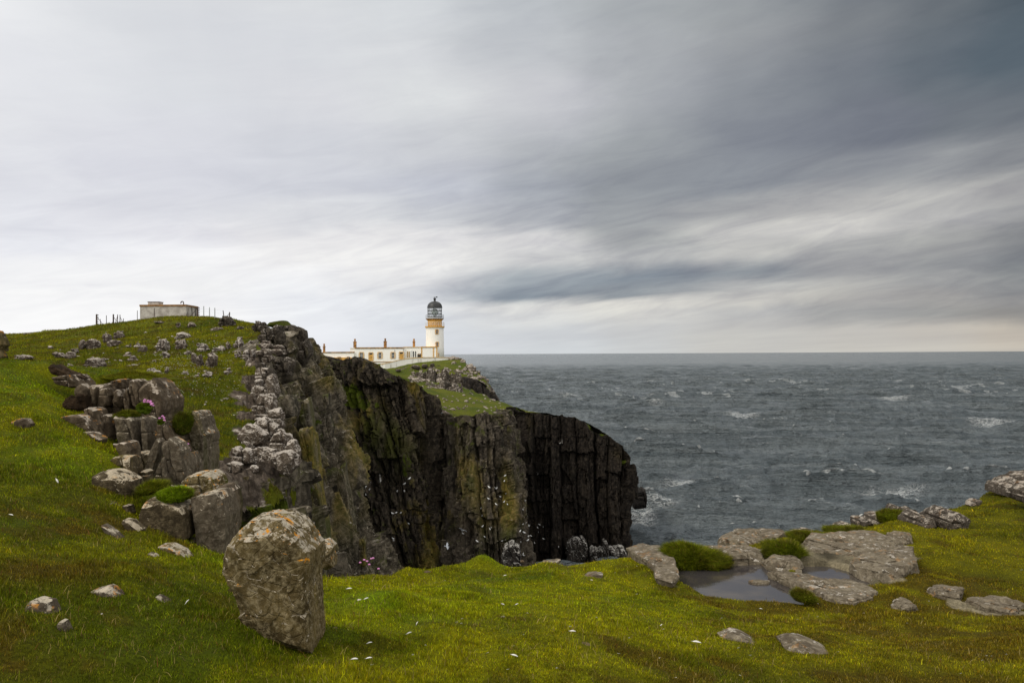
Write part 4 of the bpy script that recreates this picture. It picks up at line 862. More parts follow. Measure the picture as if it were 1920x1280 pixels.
# crusty little rocks: white heap on the brink, specks over the hill (each its own stone)
rs = np.random.default_rng(5)
def scatter(n, region, sw, fn, d0, d1, mat, group, label, seed, cat='rock', aspect=0.7, density=None):
    protos = []
    for k in range(5):
        pts, c3, nq = solid(np.array(blob(0, 0, 1, aspect, seed + k)) * [1, -1], 0.8, 'y', (0, 0, 0), nth=32, nph=20, boxy=0.6, amp=0.16, facets=6, seed=seed + k, flat=0.75)
        protos.append(stone_mesh('small_rock', pts, nq)); protos[-1].materials.append(mat)
    reg = np.array(region, float); c = 0; tries = 0
    while c < n and tries < n * 30:
        tries += 1
        x = rs.uniform(reg[:, 0].min(), reg[:, 0].max()); y = rs.uniform(reg[:, 1].min(), reg[:, 1].max())
        if sdist(reg, np.array([x]), np.array([y]))[0] > 0: continue
        d = hit(fn, x, y, d0, d1, 160); p = P(x, y, d); w = rs.uniform(*sw) * (1 if rs.random() > .15 else 1.5) * d / F
        o = bpy.data.objects.new('small_rock', protos[c % 5]); COL.objects.link(o)
        o.location = (p[0], p[1], fn(np.array([p[0]]), np.array([p[1]]))[0] - w * 0.05); o.scale = (w, w, w); o.rotation_euler = (rs.uniform(-.3, .3), rs.uniform(-.4, .4), rs.uniform(0, 6.28))
        o['label'] = label; o['category'] = cat; o['group'] = group; c += 1
w1z = lambda x, y: t1_z(x, y, False)
for i, (lab, x, y, w, h) in enumerate([('crusted block at the left shoulder of the brink, above the rock wall', 470, 818, 48, 36), ('crusted block in the middle of the brink, upper row', 502, 806, 42, 32), ('crusted block at the right of the brink, upper row', 526, 832, 38, 44),
    ('crusted block low on the left of the brink', 455, 856, 44, 34), ('wide crusted block low in the middle of the brink', 492, 856, 54, 34), ('crusted block at the low right corner of the brink', 534, 866, 46, 32), ('small crusted block at the lowest left end of the brink', 438, 876, 30, 18),
    ('narrow crusted block on the outer right side of the brink', 548, 846, 24, 36), ('upright crusted block in the middle of the line up the brink', 500, 762, 32, 44), ('crusted block in the line up the brink, beside the turf', 486, 738, 26, 28),
    ('round crusted boulder in the turf beside the line up the brink', 486, 768, 24, 18), ('flat crusted block under the round boulder of the brink', 492, 782, 30, 12), ('crusted block near the top of the line up the brink', 494, 708, 30, 28), ('tall crusted block on the outer side of the line up the brink', 510, 732, 22, 44), ('outer crusted block where the line up the brink meets the heap', 520, 786, 26, 36)]):
    d = hit(w1z, x, y + h * 0.25, 24, 62)
    rock('rock', blob(x, y, w * 1.38, h * 1.32, 340 + i), d, max(w, h) * d / F * 0.9, M['brink'], lab, seed=930 + i, nth=130, nph=90, boxy=0.28, amp=0.06, facets=8, flat=0.82, chip=0.06, joint=0.8, jd=0.07)
scatter(22, [(450,800),(478,792),(520,800),(552,850),(566,880),(500,886),(430,880)], (8, 22), w1z, 24, 45, M['hill_white'], 'white crusted rocks heaped on the brink', 'white-crusted rock in the heap on the cliff brink behind the boulder', 20)
scatter(12, [(478,700),(500,698),(512,760),(520,800),(480,795),(476,745)], (9, 20), w1z, 30, 60, M['hill_white'], 'white crusted rocks along the brink', 'white-crusted rock in the line up the brink above the heap', 30)
scatter(46, [(60,664),(200,618),(320,612),(460,640),(470,700),(300,700),(200,690)], (3, 8), t1_z, 30, 112, M['hill_white'], 'little pale stones on the hillside', 'little pale stone scattered in the grass of the hillside', 50)
scatter(10, [(340,700),(470,700),(460,800),(340,790)], (3, 6), t1_z, 24, 70, M['hill_white'], 'little pale stones low on the slope', 'little pale stone in the grass of the lower slope', 60)
crag = [('bare boulder at the left end of the crag top',483,612,18,18),('twin boulder on the crag top beside the bare one',495,612,20,20),('wide boulder under the crag top',503,630,28,26),('tall block in the middle of the crag',522,632,22,34),
        ('high block under the turf cap of the crag',545,622,30,24),('upper right shoulder of the crag',562,632,28,36),('pale slab halfway down the left of the crag',500,646,26,14),('white-topped slab right of the pale slab',524,657,24,16),
        ('big dark block in the middle of the crag face',545,652,34,34),('tilted slab at the left foot of the crag',496,660,28,12),('crusted rock under the tilted slab',500,673,24,14),('dark rock at the left root of the crag',490,687,20,16),
        ('lower block under the big dark block',535,685,44,34),('rough block at the right side of the crag',572,660,22,40),('boulder at the low left corner of the crag',505,700,26,16)]
for i, (lab, x, y, w, h) in enumerate(crag):
    rock('rock', blob(x, y, w * 1.15, h * 1.15, 140 + i), [63, 63, 61, 60, 64, 63, 57, 57, 58, 55, 52, 49, 54, 62, 46][i], max(w, h) * 65 / F * 1.1, M['crag' if i not in (6, 7, 9, 10) else 'hill_rock'], lab, seed=700 + i, nth=130, nph=90, boxy=0.35, amp=0.10, facets=8, flat=0.8, chip=0.08, joint=1.1, jd=0.16)
rock('turf_cap', [(495,612),(507,604),(522,602),(538,600),(546,606),(556,614),(540,618),(515,616)], 68, 3.5, M['hill'], 'grassy turf cap on top of the crag', 'turf', seed=801, nth=72, nph=40, boxy=0.7, amp=0.06, facets=0)
# leaning columns on the near cliff
for i, (lab, poly, d, th, mt) in enumerate([
    ('leaf-shaped slab leaning on the near cliff, upper left', [(532,750),(540,742),(550,741),(556,752),(558,780),(553,800),(545,806),(536,785)], 48, 1.3, 'cliff_near'),
    ('ochre leaning column right of the leaf-shaped slab', [(570,746),(580,742),(586,760),(592,800),(588,815),(572,800),(563,778)], 50, 1.6, 'cliff_near'),
    ('tall ochre-green column in the middle of the near cliff', [(560,802),(590,794),(596,830),(602,880),(606,930),(586,915),(572,870)], 44, 1.8, 'cliff_near'),
    ('lower leaning column streaked green under the tall one', [(585,912),(592,890),(602,915),(618,980),(622,1020),(606,1020),(592,960)], 42, 1.5, 'cliff_near'),
    ('blunt dark block on the right arris of the near cliff', [(606,740),(620,735),(623,760),(612,770),(606,760)], 58, 1.3, 'cliff_near'),
    ('flat grey facet slab on the right arris of the near cliff', [(605,785),(618,770),(629,800),(626,818),(610,822),(604,806)], 56, 1.4, 'cliff_near'),
    ('short broken column under the flat grey facet slab', [(612,835),(626,818),(632,826),(626,842),(616,846)], 55, 1.2, 'cliff_near'),
    ('thin leaning column at the low right of the near cliff', [(652,1062),(640,980),(632,900),(640,850),(648,880),(662,960),(676,1060)], 54, 1.4, 'cliff_near'),
    ('capped ochre stump at the foot of the near cliff', [(672,1060),(674,1008),(683,1002),(689,1012),(688,1060)], 50, 1.0, 'cliff_near')]):
    o = rock('rock_column', poly, d, th, M[mt], lab, 'rock', seed=850 + i, nth=110, nph=90, boxy=0.2, amp=0.06, facets=5, flat=0.88, chip=0.06, joint=0.55, jd=0.10)
    n = len(o.data.vertices)
    a = o.data.attributes.new('ochre', 'FLOAT', 'POINT'); a.data.foreach_set('value', np.full(n, [0.0, 0.8, 1.0, 0.9, 0.0, 0.0, 0.0, 0.2, 0.9][i], np.float32))

# terraces below the lighthouse
scatter(85, [(768,700),(800,696),(850,692),(880,700),(905,722),(880,722),(840,718),(790,722),(766,715)], (5, 13), t2_z, 150, 235, M['hill_rock'], 'rocks of the upper terrace below the lighthouse wall', 'pale rock of the broken band below the lighthouse wall', 70, aspect=0.9)
scatter(34, [(845,672),(865,672),(890,690),(915,712),(905,722),(870,700),(850,690)], (6, 12), t2_z, 180, 245, M['hill_rock'], 'rocks of the knoll', 'grey rock on the knoll at the end of the lighthouse wall', 80, aspect=0.9)
scatter(34, [(785,724),(860,720),(865,732),(800,732)], (4, 9), t2_z, 130, 190, M['hill_rock'], 'rocks of the lower terrace', 'pale rock of the low band between two grass terraces', 90, aspect=0.8)
scatter(60, [(820,738),(930,745),(950,770),(930,792),(880,765),(840,775),(800,750)], (3, 8), t2_z, 88, 160, M['hill_rock'], 'rocks on the grass terraces', 'small pale rock on the grass terrace above the buttress', 95, aspect=0.8)
for i, (lab, x, y, w, h) in enumerate([('wide brown rock on the grass under the lighthouse wall, left', 779, 688, 18, 9), ('brown rock on the grass under the lighthouse wall, middle', 796, 686, 14, 9), ('brown rock on the grass under the lighthouse wall, right', 811, 684, 10, 7), ('flat rock low beside the lighthouse wall', 746, 694, 12, 6)]):
    rock('rock', blob(x, y, w, h, 240 + i), hit(t2_z, x, y + 3, 140, 245), w * 210 / F * .8, M['crag'], lab, seed=880 + i, nth=48, nph=32, boxy=0.45, amp=0.08)
# ------------------------------------------------------------------ sea
nr, na = 1150, 860
rr = 55 * (2600 / 55) ** np.linspace(0, 1, nr); tt = np.linspace(-0.55, 0.95, na)
Tm, Ym = np.meshgrid(tt, rr); X = Tm * Ym; Y = Ym.copy()
dxs = (Ym * (tt[1] - tt[0])); dys = Ym * (math.log(2600 / 55) / nr)
Z = np.zeros_like(X); DX = np.zeros_like(X); DY = np.zeros_like(X)
wr = np.random.default_rng(3)
for k in range(64):
    lam = 1.6 * (38 / 1.6) ** ((k + wr.random()) / 64)
    th = math.radians(-100 + wr.normal() * (22 + 20 * (lam < 10)))
    kx, ky = math.cos(th) * 2 * math.pi / lam, math.sin(th) * 2 * math.pi / lam
    amp = 0.0190 * lam ** 0.80 * wr.uniform(0.6, 1.3) * (1.5 if lam > 11 else 1.0)
    sp = np.abs(kx / (2 * math.pi)) * dxs + np.abs(ky / (2 * math.pi)) * dys
    w = sstep(0.45, 0.2, sp) * sstep(2560, 700, Y); ph = wr.uniform(0, 6.28)
    mod = 1.0 + 0.7 * noise3(X / (lam * 5) + k, Y / (lam * 5), 0, 200 + k) if k % 3 == 0 else mod
    a = kx * X + ky * Y + ph
    Z += amp * w * mod * np.cos(a); s_ = np.sin(a) * amp * w * 0.72 * mod
    DX -= math.cos(th) * s_; DY -= math.sin(th) * s_
# steepness of the crests: breaking water
J = -(np.gradient(DX, axis=1) / dxs + np.gradient(DY, axis=0) / dys)
patch = fbm(X * 0.012, Y * 0.008, 0, 4, 301)
crest = sstep(0.66, 1.05, J + 0.75 * patch) * sstep(0.15, 0.7, Z + 0.8 * patch) * sstep(85, 130, Y)
far = sstep(250, 500, Y)
f1 = fbm(X * 0.10, Y * 0.055, 3, 3, 331); f2 = fbm(X * 0.5, Y * 0.22, 3, 3, 341)
crest = np.maximum(crest * (1 - far), 0.8 * far * sstep(0.30, 0.60, f1 + 0.40 * f2 + 0.35 * patch) * sstep(1500, 600, Y))
foam = crest.copy()
lace = np.zeros_like(X)
for px, py, rx, rz in [(1310, 908, 7.5, 2.6), (1650, 925, 8.0, 3.6), (1080, 742, 10, 3.2), (1225, 760, 5, 2.5), (1670, 748, 9, 3), (1860, 795, 9, 3.5), (1240, 950, 3, 1.5), (1390, 780, 7, 2.5)]:
    c = PZ(px, py, 0)
    lace = np.maximum(lace, np.exp(-((X - c[0]) / (rx)) ** 2 - ((Y - c[1]) / (rz * c[1] / 110)) ** 2))
# wash round the foot of the cliff and the skerry
c = PZ(1204, 958, 0)
lace = np.maximum(lace, 0.9 * np.exp(-((X - c[0]) / 2.5) ** 2 - ((Y - c[1]) / 4) ** 2))
v = np.stack([X + DX, Y + DY, Z], -1).reshape(-1, 3); q = grid_quads(nr, na)[:, ::-1]
n0 = len(v)
big = np.array([[-40000, -3000, -1.2], [40000, -3000, -1.2], [40000, 60, -1.2], [-40000, 60, -1.2]], float)
# outer water: a fan of strips out to the horizon
ro = 2600 * (52000 / 2600) ** np.linspace(0, 1, 24); to = np.linspace(-3, 3, 60)
To, Ro = np.meshgrid(to, ro); outer = np.stack([To * Ro, Ro * 1.0, np.full(To.shape, -0.05)], -1).reshape(-1, 3)
qs = grid_quads(24, 60)[:, ::-1] + n0
side = []; sq = []; base = n0 + len(outer)
for sgn in (-1, 1):
    t0 = -0.55 if sgn < 0 else 0.95
    s_ = np.linspace(t0, 4 * sgn, 30); rs_ = 40 * (2600 / 40) ** np.linspace(0, 1, 40)
    Ts, Rs = np.meshgrid(s_, rs_); side.append(np.stack([Ts * Rs, Rs, np.full(Ts.shape, -0.25)], -1).reshape(-1, 3))
    g = grid_quads(40, 30) + base; sq.append(g[:, ::-1] if sgn > 0 else g); base += 1200
v = np.vstack([v, outer] + side + [big]); q = np.vstack([q, qs] + sq + [np.array([[base, base + 1, base + 2, base + 3]])])
fo = np.zeros(len(v)); fo[:n0] = foam.ravel(); la = np.zeros(len(v)); la[:n0] = lace.ravel()
m, t, b = material('sea_water')
pos = t.new('ShaderNodeNewGeometry').outputs['Position']
cd = t.new('ShaderNodeVectorMath', operation='DISTANCE'); t.put(cd.inputs[0], pos); cd.inputs[1].default_value = (0, 0, 28); dist = cd.outputs['Value']
wn = t.noise(t.scalev(pos, (0.9, 1.9, 1)), 1.0, 7, 0.65, 0.3); wn2 = t.noise(t.scalev(pos, (0.18, 0.42, 1)), 1.0, 6, 0.6); wn3 = t.noise(t.scalev(pos, (0.012, 0.045, 1)), 1.0, 6, 0.6)
fm = t.attr('foam'); lc = t.attr('lace')
brk = t.noise(t.scalev(pos, (0.8, 2.4, 1)), 1.0, 8, 0.78, 0.5)
f_ = t.math('MULTIPLY', t.mapr(t.math('ADD', t.math('MULTIPLY', fm, 0.55), t.math('MULTIPLY', brk, 0.9)), 0.74, 1.10), 0.68)
rid = t.math('ABSOLUTE', t.math('SUBTRACT', t.noise(t.scalev(pos, (0.55, 0.95, 1)), 1.0, 6, 0.7, 1.2), 0.5))
l_ = t.math('MULTIPLY', t.mapr(rid, 0.05, 0.0), t.mapr(lc, 0.12, 0.75)); l_ = t.math('MULTIPLY', l_, 0.85)
s1_ = t.mapr(t.noise(t.scalev(pos, (0.045, 0.42, 1)), 1.0, 7, 0.72, 0.3), 0.60, 0.74); s2_ = t.mapr(t.noise(t.scalev(pos, (0.010, 0.03, 1)), 1.0, 4), 0.48, 0.62)
fc = t.math('MAXIMUM', t.math('MAXIMUM', f_, l_), t.math('MULTIPLY', t.math('MULTIPLY', s1_, s2_), 0.38))
wc = t.mix(t.mapr(wn3, 0.4, 0.62), (0.080, 0.099, 0.110), (0.140, 0.163, 0.174))
c = t.mix(fc, wc, (0.78, 0.80, 0.80)); t.put(b.inputs['Base Color'], c)
t.put(b.inputs['Roughness'], t.mix(fc, (0.20,) * 3, (0.85,) * 3)); b.inputs['IOR'].default_value = 1.333
bs = t.bump(wn3, 0.8, 11.0); bs = t.bump(wn2, 0.9, 2.8, bs); bs = t.bump(wn, 0.7, 0.5, bs)
t.put(b.inputs['Normal'], bs)
link('sea', mesh_np('sea', v, q, smooth=True, attrs={'foam': fo, 'lace': la}), m, kind='structure', label='grey choppy sea with scattered whitecaps')

# rock pools
m, t, b = material('pool_water')
pos = t.new('ShaderNodeNewGeometry').outputs['Position']
t.put(b.inputs['Base Color'], t.mix(t.mapr(t.noise(pos, 2.2, 5), 0.45, 0.7), (0.045, 0.040, 0.040), (0.085, 0.070, 0.055)))
b.inputs['Roughness'].default_value = 0.04; b.inputs['IOR'].default_value = 1.6; b.inputs['Specular IOR Level'].default_value = 1.0
t.put(b.inputs['Normal'], t.bump(t.noise(t.scalev(pos, (6, 16, 1)), 1.0, 4), 0.06, 0.02))
for nm, poly, lab in (('pool', pool_pa, 'large dark rock pool reflecting the clouds'), ('pool', pool_pb, 'small dark rock pool between the slabs')):
    cc = poly.mean(0); th = np.linspace(0, 2 * np.pi, 64, endpoint=False)
    c2, th, Rr = radial(poly, 96); Rr = Rr + 0.22
    ring = np.stack([c2[0] + np.cos(th) * Rr, c2[1] + np.sin(th) * Rr, np.full(96, POOL_Z)], -1)
    vv = np.vstack([ring, [[c2[0], c2[1], POOL_Z]]]); tr = np.array([[i, (i + 1) % 96, 96] for i in range(96)])
    link(nm, mesh_np(nm, vv, None, tr), m, kind='structure', label=lab)
# ------------------------------------------------------------------ lighthouse station
BD = 250.0
def wht(name, c=(0.90, 0.885, 0.85), stain=(0.36, 0.30, 0.22), amt=0.35):
    m, t, b = material(name); pos = t.new('ShaderNodeNewGeometry').outputs['Position']
    s = t.noise(t.scalev(pos, (1.2, 1.2, 0.25)), 1.0, 7, 0.65); s2 = t.noise(pos, 2.5, 6, 0.7)
    cc = t.mix(t.math('MULTIPLY', t.mapr(s, 0.52, 0.70), amt), c, stain)
    cc = t.mix(t.math('MULTIPLY', t.mapr(s2, 0.62, 0.72), amt * 0.8), cc, stain)
    t.put(b.inputs['Base Color'], cc); b.inputs['Roughness'].default_value = 0.8; return m
M['limewash'] = wht('white_limewash', amt=0.18)
M['limewash_old'] = wht('weathered_limewash', (0.86, 0.84, 0.80), (0.26, 0.22, 0.18), 0.6)
M['ochre'] = simple_mat('ochre_paint', (0.60, 0.33, 0.07), 0.7, var=0.25, vscale=1.5)
M['ochre_pale'] = simple_mat('pale_ochre_stone', (0.66, 0.44, 0.20), 0.75, var=0.3, vscale=1.2)
M['chimney'] = simple_mat('chimney_stone', (0.36, 0.18, 0.055), 0.85, var=0.75, vscale=1.4)
M['cope_worn'] = simple_mat('worn_cope', (0.38, 0.22, 0.09), 0.85, var=0.7, vscale=0.9)
M['black'] = simple_mat('black_paint', (0.018, 0.019, 0.02), 0.45)
M['pane'] = simple_mat('window_glass', (0.035, 0.04, 0.055), 0.12)
M['sash'] = simple_mat('grey_sash', (0.32, 0.33, 0.36), 0.5)
M['white_paint'] = simple_mat('white_paint', (0.75, 0.76, 0.76), 0.5)
M['lens'] = simple_mat('lens_glass', (0.45, 0.52, 0.50), 0.15)
M['steel'] = simple_mat('galvanised_steel', (0.40, 0.42, 0.43), 0.5, metal=0.3)
M['rust'] = simple_mat('rusty_steel', (0.07, 0.045, 0.035), 0.8, var=0.5, vscale=6)
def XZ(px, py, d=BD):
    q = P(px, py, d); return q[0], q[2]

# lighthouse tower
tx, tz0 = XZ(815.5, 676, BD + 4); ty = BD + 4
LH = empty('lighthouse', (tx, ty, tz0), 'white lighthouse tower with ochre bands and black domed lantern', 'lighthouse')
hz = lambda py: XZ(815.5, py, ty)[1] - tz0
S_ = (ty) / F
MB().lathe([(0, 0), (17.6*S_, 0), (17.0*S_, hz(650)), (16.4*S_, hz(620)), (16.6*S_, hz(615.5)), (17.6*S_, hz(614.3)), (0, hz(614.2))], n=64).build('tower_wall', M['limewash'], LH, smooth=False)
for p in LH.children[0].data.polygons: p.use_smooth = abs(p.normal.z) < 0.5
MB().lathe([(0, hz(614.2)), (17.9*S_, hz(614.2)), (18.2*S_, hz(613.4)), (18.2*S_, hz(611.6)), (0, hz(611.6))], n=64).build('lower_gallery', M['ochre'], LH)
wr_ = MB().lathe([(13.4*S_, hz(611.6)), (13.2*S_, hz(606)), (13.5*S_, hz(605.6)), (13.3*S_, hz(605)), (13.2*S_, hz(600)), (13.9*S_, hz(598.2)), (0, hz(598.2))], n=48)
for k in range(22):
    a = 2 * math.pi * k / 22; wr_.tube((13.2*S_*math.cos(a), 13.2*S_*math.sin(a), hz(601)), (16.4*S_*math.cos(a), 16.4*S_*math.sin(a), hz(597.6)), 0.09)
wr_.build('watch_room', M['ochre'], LH)
MB().lathe([(0, hz(598.0)), (16.9*S_, hz(597.8)), (17.1*S_, hz(596.8)), (0, hz(596.6))], n=64).build('upper_gallery', M['sash'], LH)
def railing(r, z0, z1, n, th, mat):
    mb = MB()
    for k in range(n):
        a = 2 * math.pi * k / n; mb.tube((r*math.cos(a), r*math.sin(a), z0), (r*math.cos(a), r*math.sin(a), z1), th, n=5)
    for zz in (z1, (z0 + z1) / 2):
        pts = [(r*math.cos(2*math.pi*k/48), r*math.sin(2*math.pi*k/48), zz) for k in range(49)]
        mb.path(pts, th, 5)
    return mb.build('railing', mat, LH)
railing(17.7*S_, hz(611.6), hz(604.5), 30, 0.035, M['white_paint'])
railing(16.8*S_, hz(596.8), hz(590.5), 30, 0.03, M['sash'])
MB().lathe([(13.2*S_, hz(596.8)), (13.2*S_, hz(594.3)), (12.8*S_, hz(594.2))], n=48).build('lantern_base', M['white_paint'], LH)
# glazing: diagonal astragals round a lens
lat = MB(); r = 13.3*S_; N_ = 16; zb, zt = hz(594.5), hz(576.4)
rows = 3
for k in range(N_):
    for j in range(rows):
        for s in (-1, 1):
            a0 = 2*math.pi*(k + (0.5 if j % 2 else 0))/N_; a1 = a0 + s*math.pi/N_
            z0 = zb + (zt-zb)*j/rows; z1 = zb + (zt-zb)*(j+1)/rows
            lat.tube((r*math.cos(a0), r*math.sin(a0), z0), (r*math.cos(a1), r*math.sin(a1), z1), 0.035, n=5)
for j in range(rows + 1):
    z0 = zb + (zt-zb)*j/rows; lat.path([(r*math.cos(2*math.pi*k/32), r*math.sin(2*math.pi*k/32), z0) for k in range(33)], 0.07 if 0 < j < rows else 0.12, 5)
lat.build('lantern_frame', M['black'], LH)
lm, t, b = material('lantern_glass'); b.inputs['Base Color'].default_value = (0.8, 0.88, 0.88, 1); b.inputs['Roughness'].default_value = 0.02
b.inputs['Alpha'].default_value = 0.12; b.inputs['Specular IOR Level'].default_value = 0.8
MB().lathe([(12.9*S_, zb), (12.9*S_, zt)], n=N_).build('lantern_glass', lm, LH)
le = MB()
le.lathe([(0.2, hz(594)), (0.6, hz(591)), (1.0, hz(588)), (1.15, hz(585)), (1.0, hz(582)), (0.5, hz(579)), (0.05, hz(578.5))], n=16).lathe([(0.15, hz(597)), (0.15, hz(590))], n=8)
le.build('lens', M['lens'], LH)
prof = [(14.3*S_, hz(577.0)), (14.5*S_, hz(576.0)), (14.0*S_, hz(575.4))] + [(13.9*S_*math.cos(a), hz(575.4) + (hz(564.5)-hz(575.4))*math.sin(a)) for a in np.linspace(0.05, 1.45, 12)] + [(0.05, hz(564.3))]
dome = MB().lathe(prof, n=40).build('dome', M['black'], LH, smooth=True)
MB().tube((14.1*S_*-0.45, -14.1*S_*0.9, hz(576)), (-0.5, -0.7, hz(566.5)), 0.07).tube((14.1*S_*-0.38, -14.1*S_*0.93, hz(576)), (-0.3, -0.7, hz(566.5)), 0.07).build('ladder', M['rust'], dome)
MB().lathe([(0.42, hz(565.5)), (0.28, hz(563)), (0.36, hz(562)), (0.48, hz(560.5)), (0.3, hz(559.2)), (0.03, hz(558.2))], n=16).build('vent', M['black'], dome)
MB().tube((0, 0, hz(560)), (0, 0, hz(556.6)), 0.07).box(-0.35, 0.85, -0.03, 0.03, hz(558.0), hz(557.2)).box(0.35, 0.9, -0.03, 0.03, hz(557.3), hz(555.9)).tube((-0.6, 0, hz(557.8)), (0.2, 0, hz(557.0)), 0.05).build('weather_vane', M['black'], dome)
MB().tube((-1.15, 0, hz(566)), (-1.15, 0, hz(555.5)), 0.02, n=5).build('aerial', M['steel'], dome)
def tower_window(px, py):
    wx = (px - 815.5) * S_; z = hz(py); ry = -math.sqrt((16.9*S_)**2 - wx**2)
    a = math.atan2(wx, -ry)
    f = MB()
    f.box(-0.42, 0.42, -0.10, 0.3, -0.78, -0.62).box(-0.42, 0.42, -0.10, 0.3, 0.62, 0.80)
    for s in (-1, 1):
        f.box(min(s*.26, s*.42), max(s*.26, s*.42), -0.10, 0.3, -0.62, 0.62)
        for zz in (-0.62, -0.02, 0.42): f.box(min(s*.421, s*.62), max(s*.421, s*.62), -0.08, 0.3, zz, zz + 0.2)
    o = f.build('window', M['ochre'], LH, loc=(wx, ry, z)); o.rotation_euler = (0, 0, a)
    MB().box(-0.259, 0.259, -0.02, 0.1, -0.619, 0.619).build('pane', M['pane'], o)
    MB().box(-0.255, 0.255, -0.05, -0.021, -0.06, 0.06).box(-0.255, -0.17, -0.05, -0.021, -0.6, 0.6).box(0.17, 0.255, -0.05, -0.021, -0.6, 0.6).build('sash', M['sash'], o)
tower_window(821, 622.3); tower_window(821.3, 645.5); tower_window(821.6, 666.5)

# keepers' cottages
x0, _ = XZ(664, 660); x1, _ = XZ(755, 660); _, zr = XZ(710, 652.6); _, zbm = XZ(710, 683)
KC = empty('cottage', ((x0+x1)/2, BD, zbm), 'long white flat-roofed cottage with ochre window surrounds and doors', 'cottage')
lx = lambda px: XZ(px, 660)[0] - (x0+x1)/2
lz = lambda py: XZ(710, py)[1] - zbm
MB().box(lx(664.5), lx(755), 0, 9, 0, lz(653.2)).build('wall', M['limewash'], KC)
MB().box(lx(665), lx(756), -0.18, 9.2, lz(653.19), lz(650.8)).build('parapet', M['cope_worn'], KC)
MB().box(lx(656), lx(664.4), 0.4, 8, 0, lz(652.5)).box(lx(655.5), lx(664.4), 0.2, 8.2, lz(652.49), lz(651.2)).build('end_wall', M['limewash'], KC)
MB().box(lx(693), lx(755), -0.12, 0.0, lz(678.9), lz(677.6)).build('plinth', M['cope_worn'], KC)
def surround(w, h, mat=None, q=4):
    f = MB(); t_ = 0.24
    f.box(-w/2-t_, w/2+t_, -0.10, 0.15, h/2, h/2+t_).box(-w/2-t_, w/2+t_, -0.12, 0.15, -h/2-0.16, -h/2)
    for s in (-1, 1):
        f.box(min(s*w/2, s*(w/2+t_)), max(s*w/2, s*(w/2+t_)), -0.10, 0.15, -h/2, h/2)
        for k in range(q):
            zz = -h/2 + (k + 0.15) * h / q; f.box(min(s*(w/2+t_+.001), s*(w/2+t_+.2)), max(s*(w/2+t_+.001), s*(w/2+t_+.2)), -0.09, 0.15, zz, zz + h / q * 0.55)
    return f
def cottage_window(px, py, parent, y=0, w=0.95, h=1.75, lxx=None, lzz=None):
    o = surround(w, h).build('window', M['ochre_pale'], parent, loc=((lxx or lx)(px), y, (lzz or lz)(py)))
    MB().box(-w/2+.001, w/2-.001, -0.015, 0.1, -h/2, h/2).build('pane', M['pane'], o)
    s = MB().box(-w/2+.002, w/2-.002, -0.05, -0.016, -0.05, 0.05).box(-0.04, 0.04, -0.052, -0.016, -h/2, h/2)
    for x in (-w/2+.002, w/2-.082): s.box(x, x+.08, -0.048, -0.016, -h/2, h/2)
    s.build('sash', M['white_paint'], o)
def cottage_door(px, pyb, pyt, parent, w=0.95):
    zb_, zt_ = lz(pyb), lz(pyt); h = zt_ - zb_
    o = surround(w, h).build('door', M['ochre_pale'], parent, loc=(lx(px), 0, (zb_+zt_)/2))
    MB().box(-w/2+.001, w/2-.001, -0.03, 0.1, -h/2, h/2-0.5).build('door_panel', M['ochre'], o)
    MB().box(-w/2+.001, w/2-.001, -0.02, 0.1, h/2-0.499, h/2).build('pane', M['pane'], o)
    MB().box(0.22, 0.32, -0.09, -0.031, -0.35, -0.15).build('handle', M['rust'], o)
for px in (677.8, 712.4, 736.8): cottage_window(px, 666.2, KC)
cottage_door(695.5, 675.5, 661.5, KC); cottage_door(752.6, 672.5, 660.5, KC)
def chimney(px, pyb, pyt, parent, lxx, lzz, w=0.78, y=3):
    zb_, zt_ = lzz(pyb), lzz(pyt); h = zt_ - zb_
    c = MB().box(-w/2, w/2, -w/2, w/2, 0, h*0.62).box(-w/2-.1, w/2+.1, -w/2-.1, w/2+.1, h*0.621, h*0.70).build('chimney', M['chimney'], parent, loc=(lxx(px), y, zb_))
    MB().lathe([(0.26, h*0.701), (0.24, h*0.86), (0.31, h*0.88), (0.27, h), (0, h)], n=12).build('chimney_pot', M['chimney'], c)
chimney(662, 651.5, 634.5, KC, lx, lz, 0.85); chimney(719.5, 651.2, 634.0, KC, lx, lz, 0.85)
MB().box(0.42, 0.75, -0.03, 0.03, 1.3, 1.45).tube((0.6, 0, 1.45), (0.6, 0, 1.8), 0.05).build('aerial', M['rust'], KC.children[-1])

# right wing with arched openings and quoins
x2, _ = XZ(755.2, 660); x3, _ = XZ(821, 660)
RW = empty('engine_house', ((x2+x3)/2, BD, zbm), 'low white wing with narrow arched openings and ochre quoins at the tower foot', 'building')
rx = lambda px: XZ(px, 660)[0] - (x2+x3)/2
MB().box(rx(755.3), rx(790), 0.8, 9, 0.6, lz(651.6)).box(rx(790.001), rx(820), -0.3, 8, 0.6, lz(651.6)).build('wall', M['limewash'], RW)
MB().box(rx(756.1), rx(789.4), 0.6, 9.2, lz(651.59), lz(650.2)).build('cope', M['ochre_pale'], RW)
MB().box(rx(789.5), rx(820.5), -0.5, 8.2, lz(651.59), lz(650.0)).build('cope', M['ochre'], RW)
qn = MB()
for px, s in ((790.4, 1), (813.5, -1), (818.8, 1)):
    w_ = 0.26
    qn.box(rx(px) - w_/2, rx(px) + w_/2, -0.34, -0.299, 0.6, lz(651.6))
    for k in range(7):
        z0 = 0.9 + k * 0.62
        if z0 + .3 < lz(651.8): qn.box(rx(px) - w_/2 - (0.22 if s < 0 else -w_ - .001), rx(px) - w_/2 - 0.001 if s < 0 else rx(px) + w_/2 + 0.24, -0.33, -0.299, z0, z0 + .3)
qn.build('quoin', M['ochre'], RW)
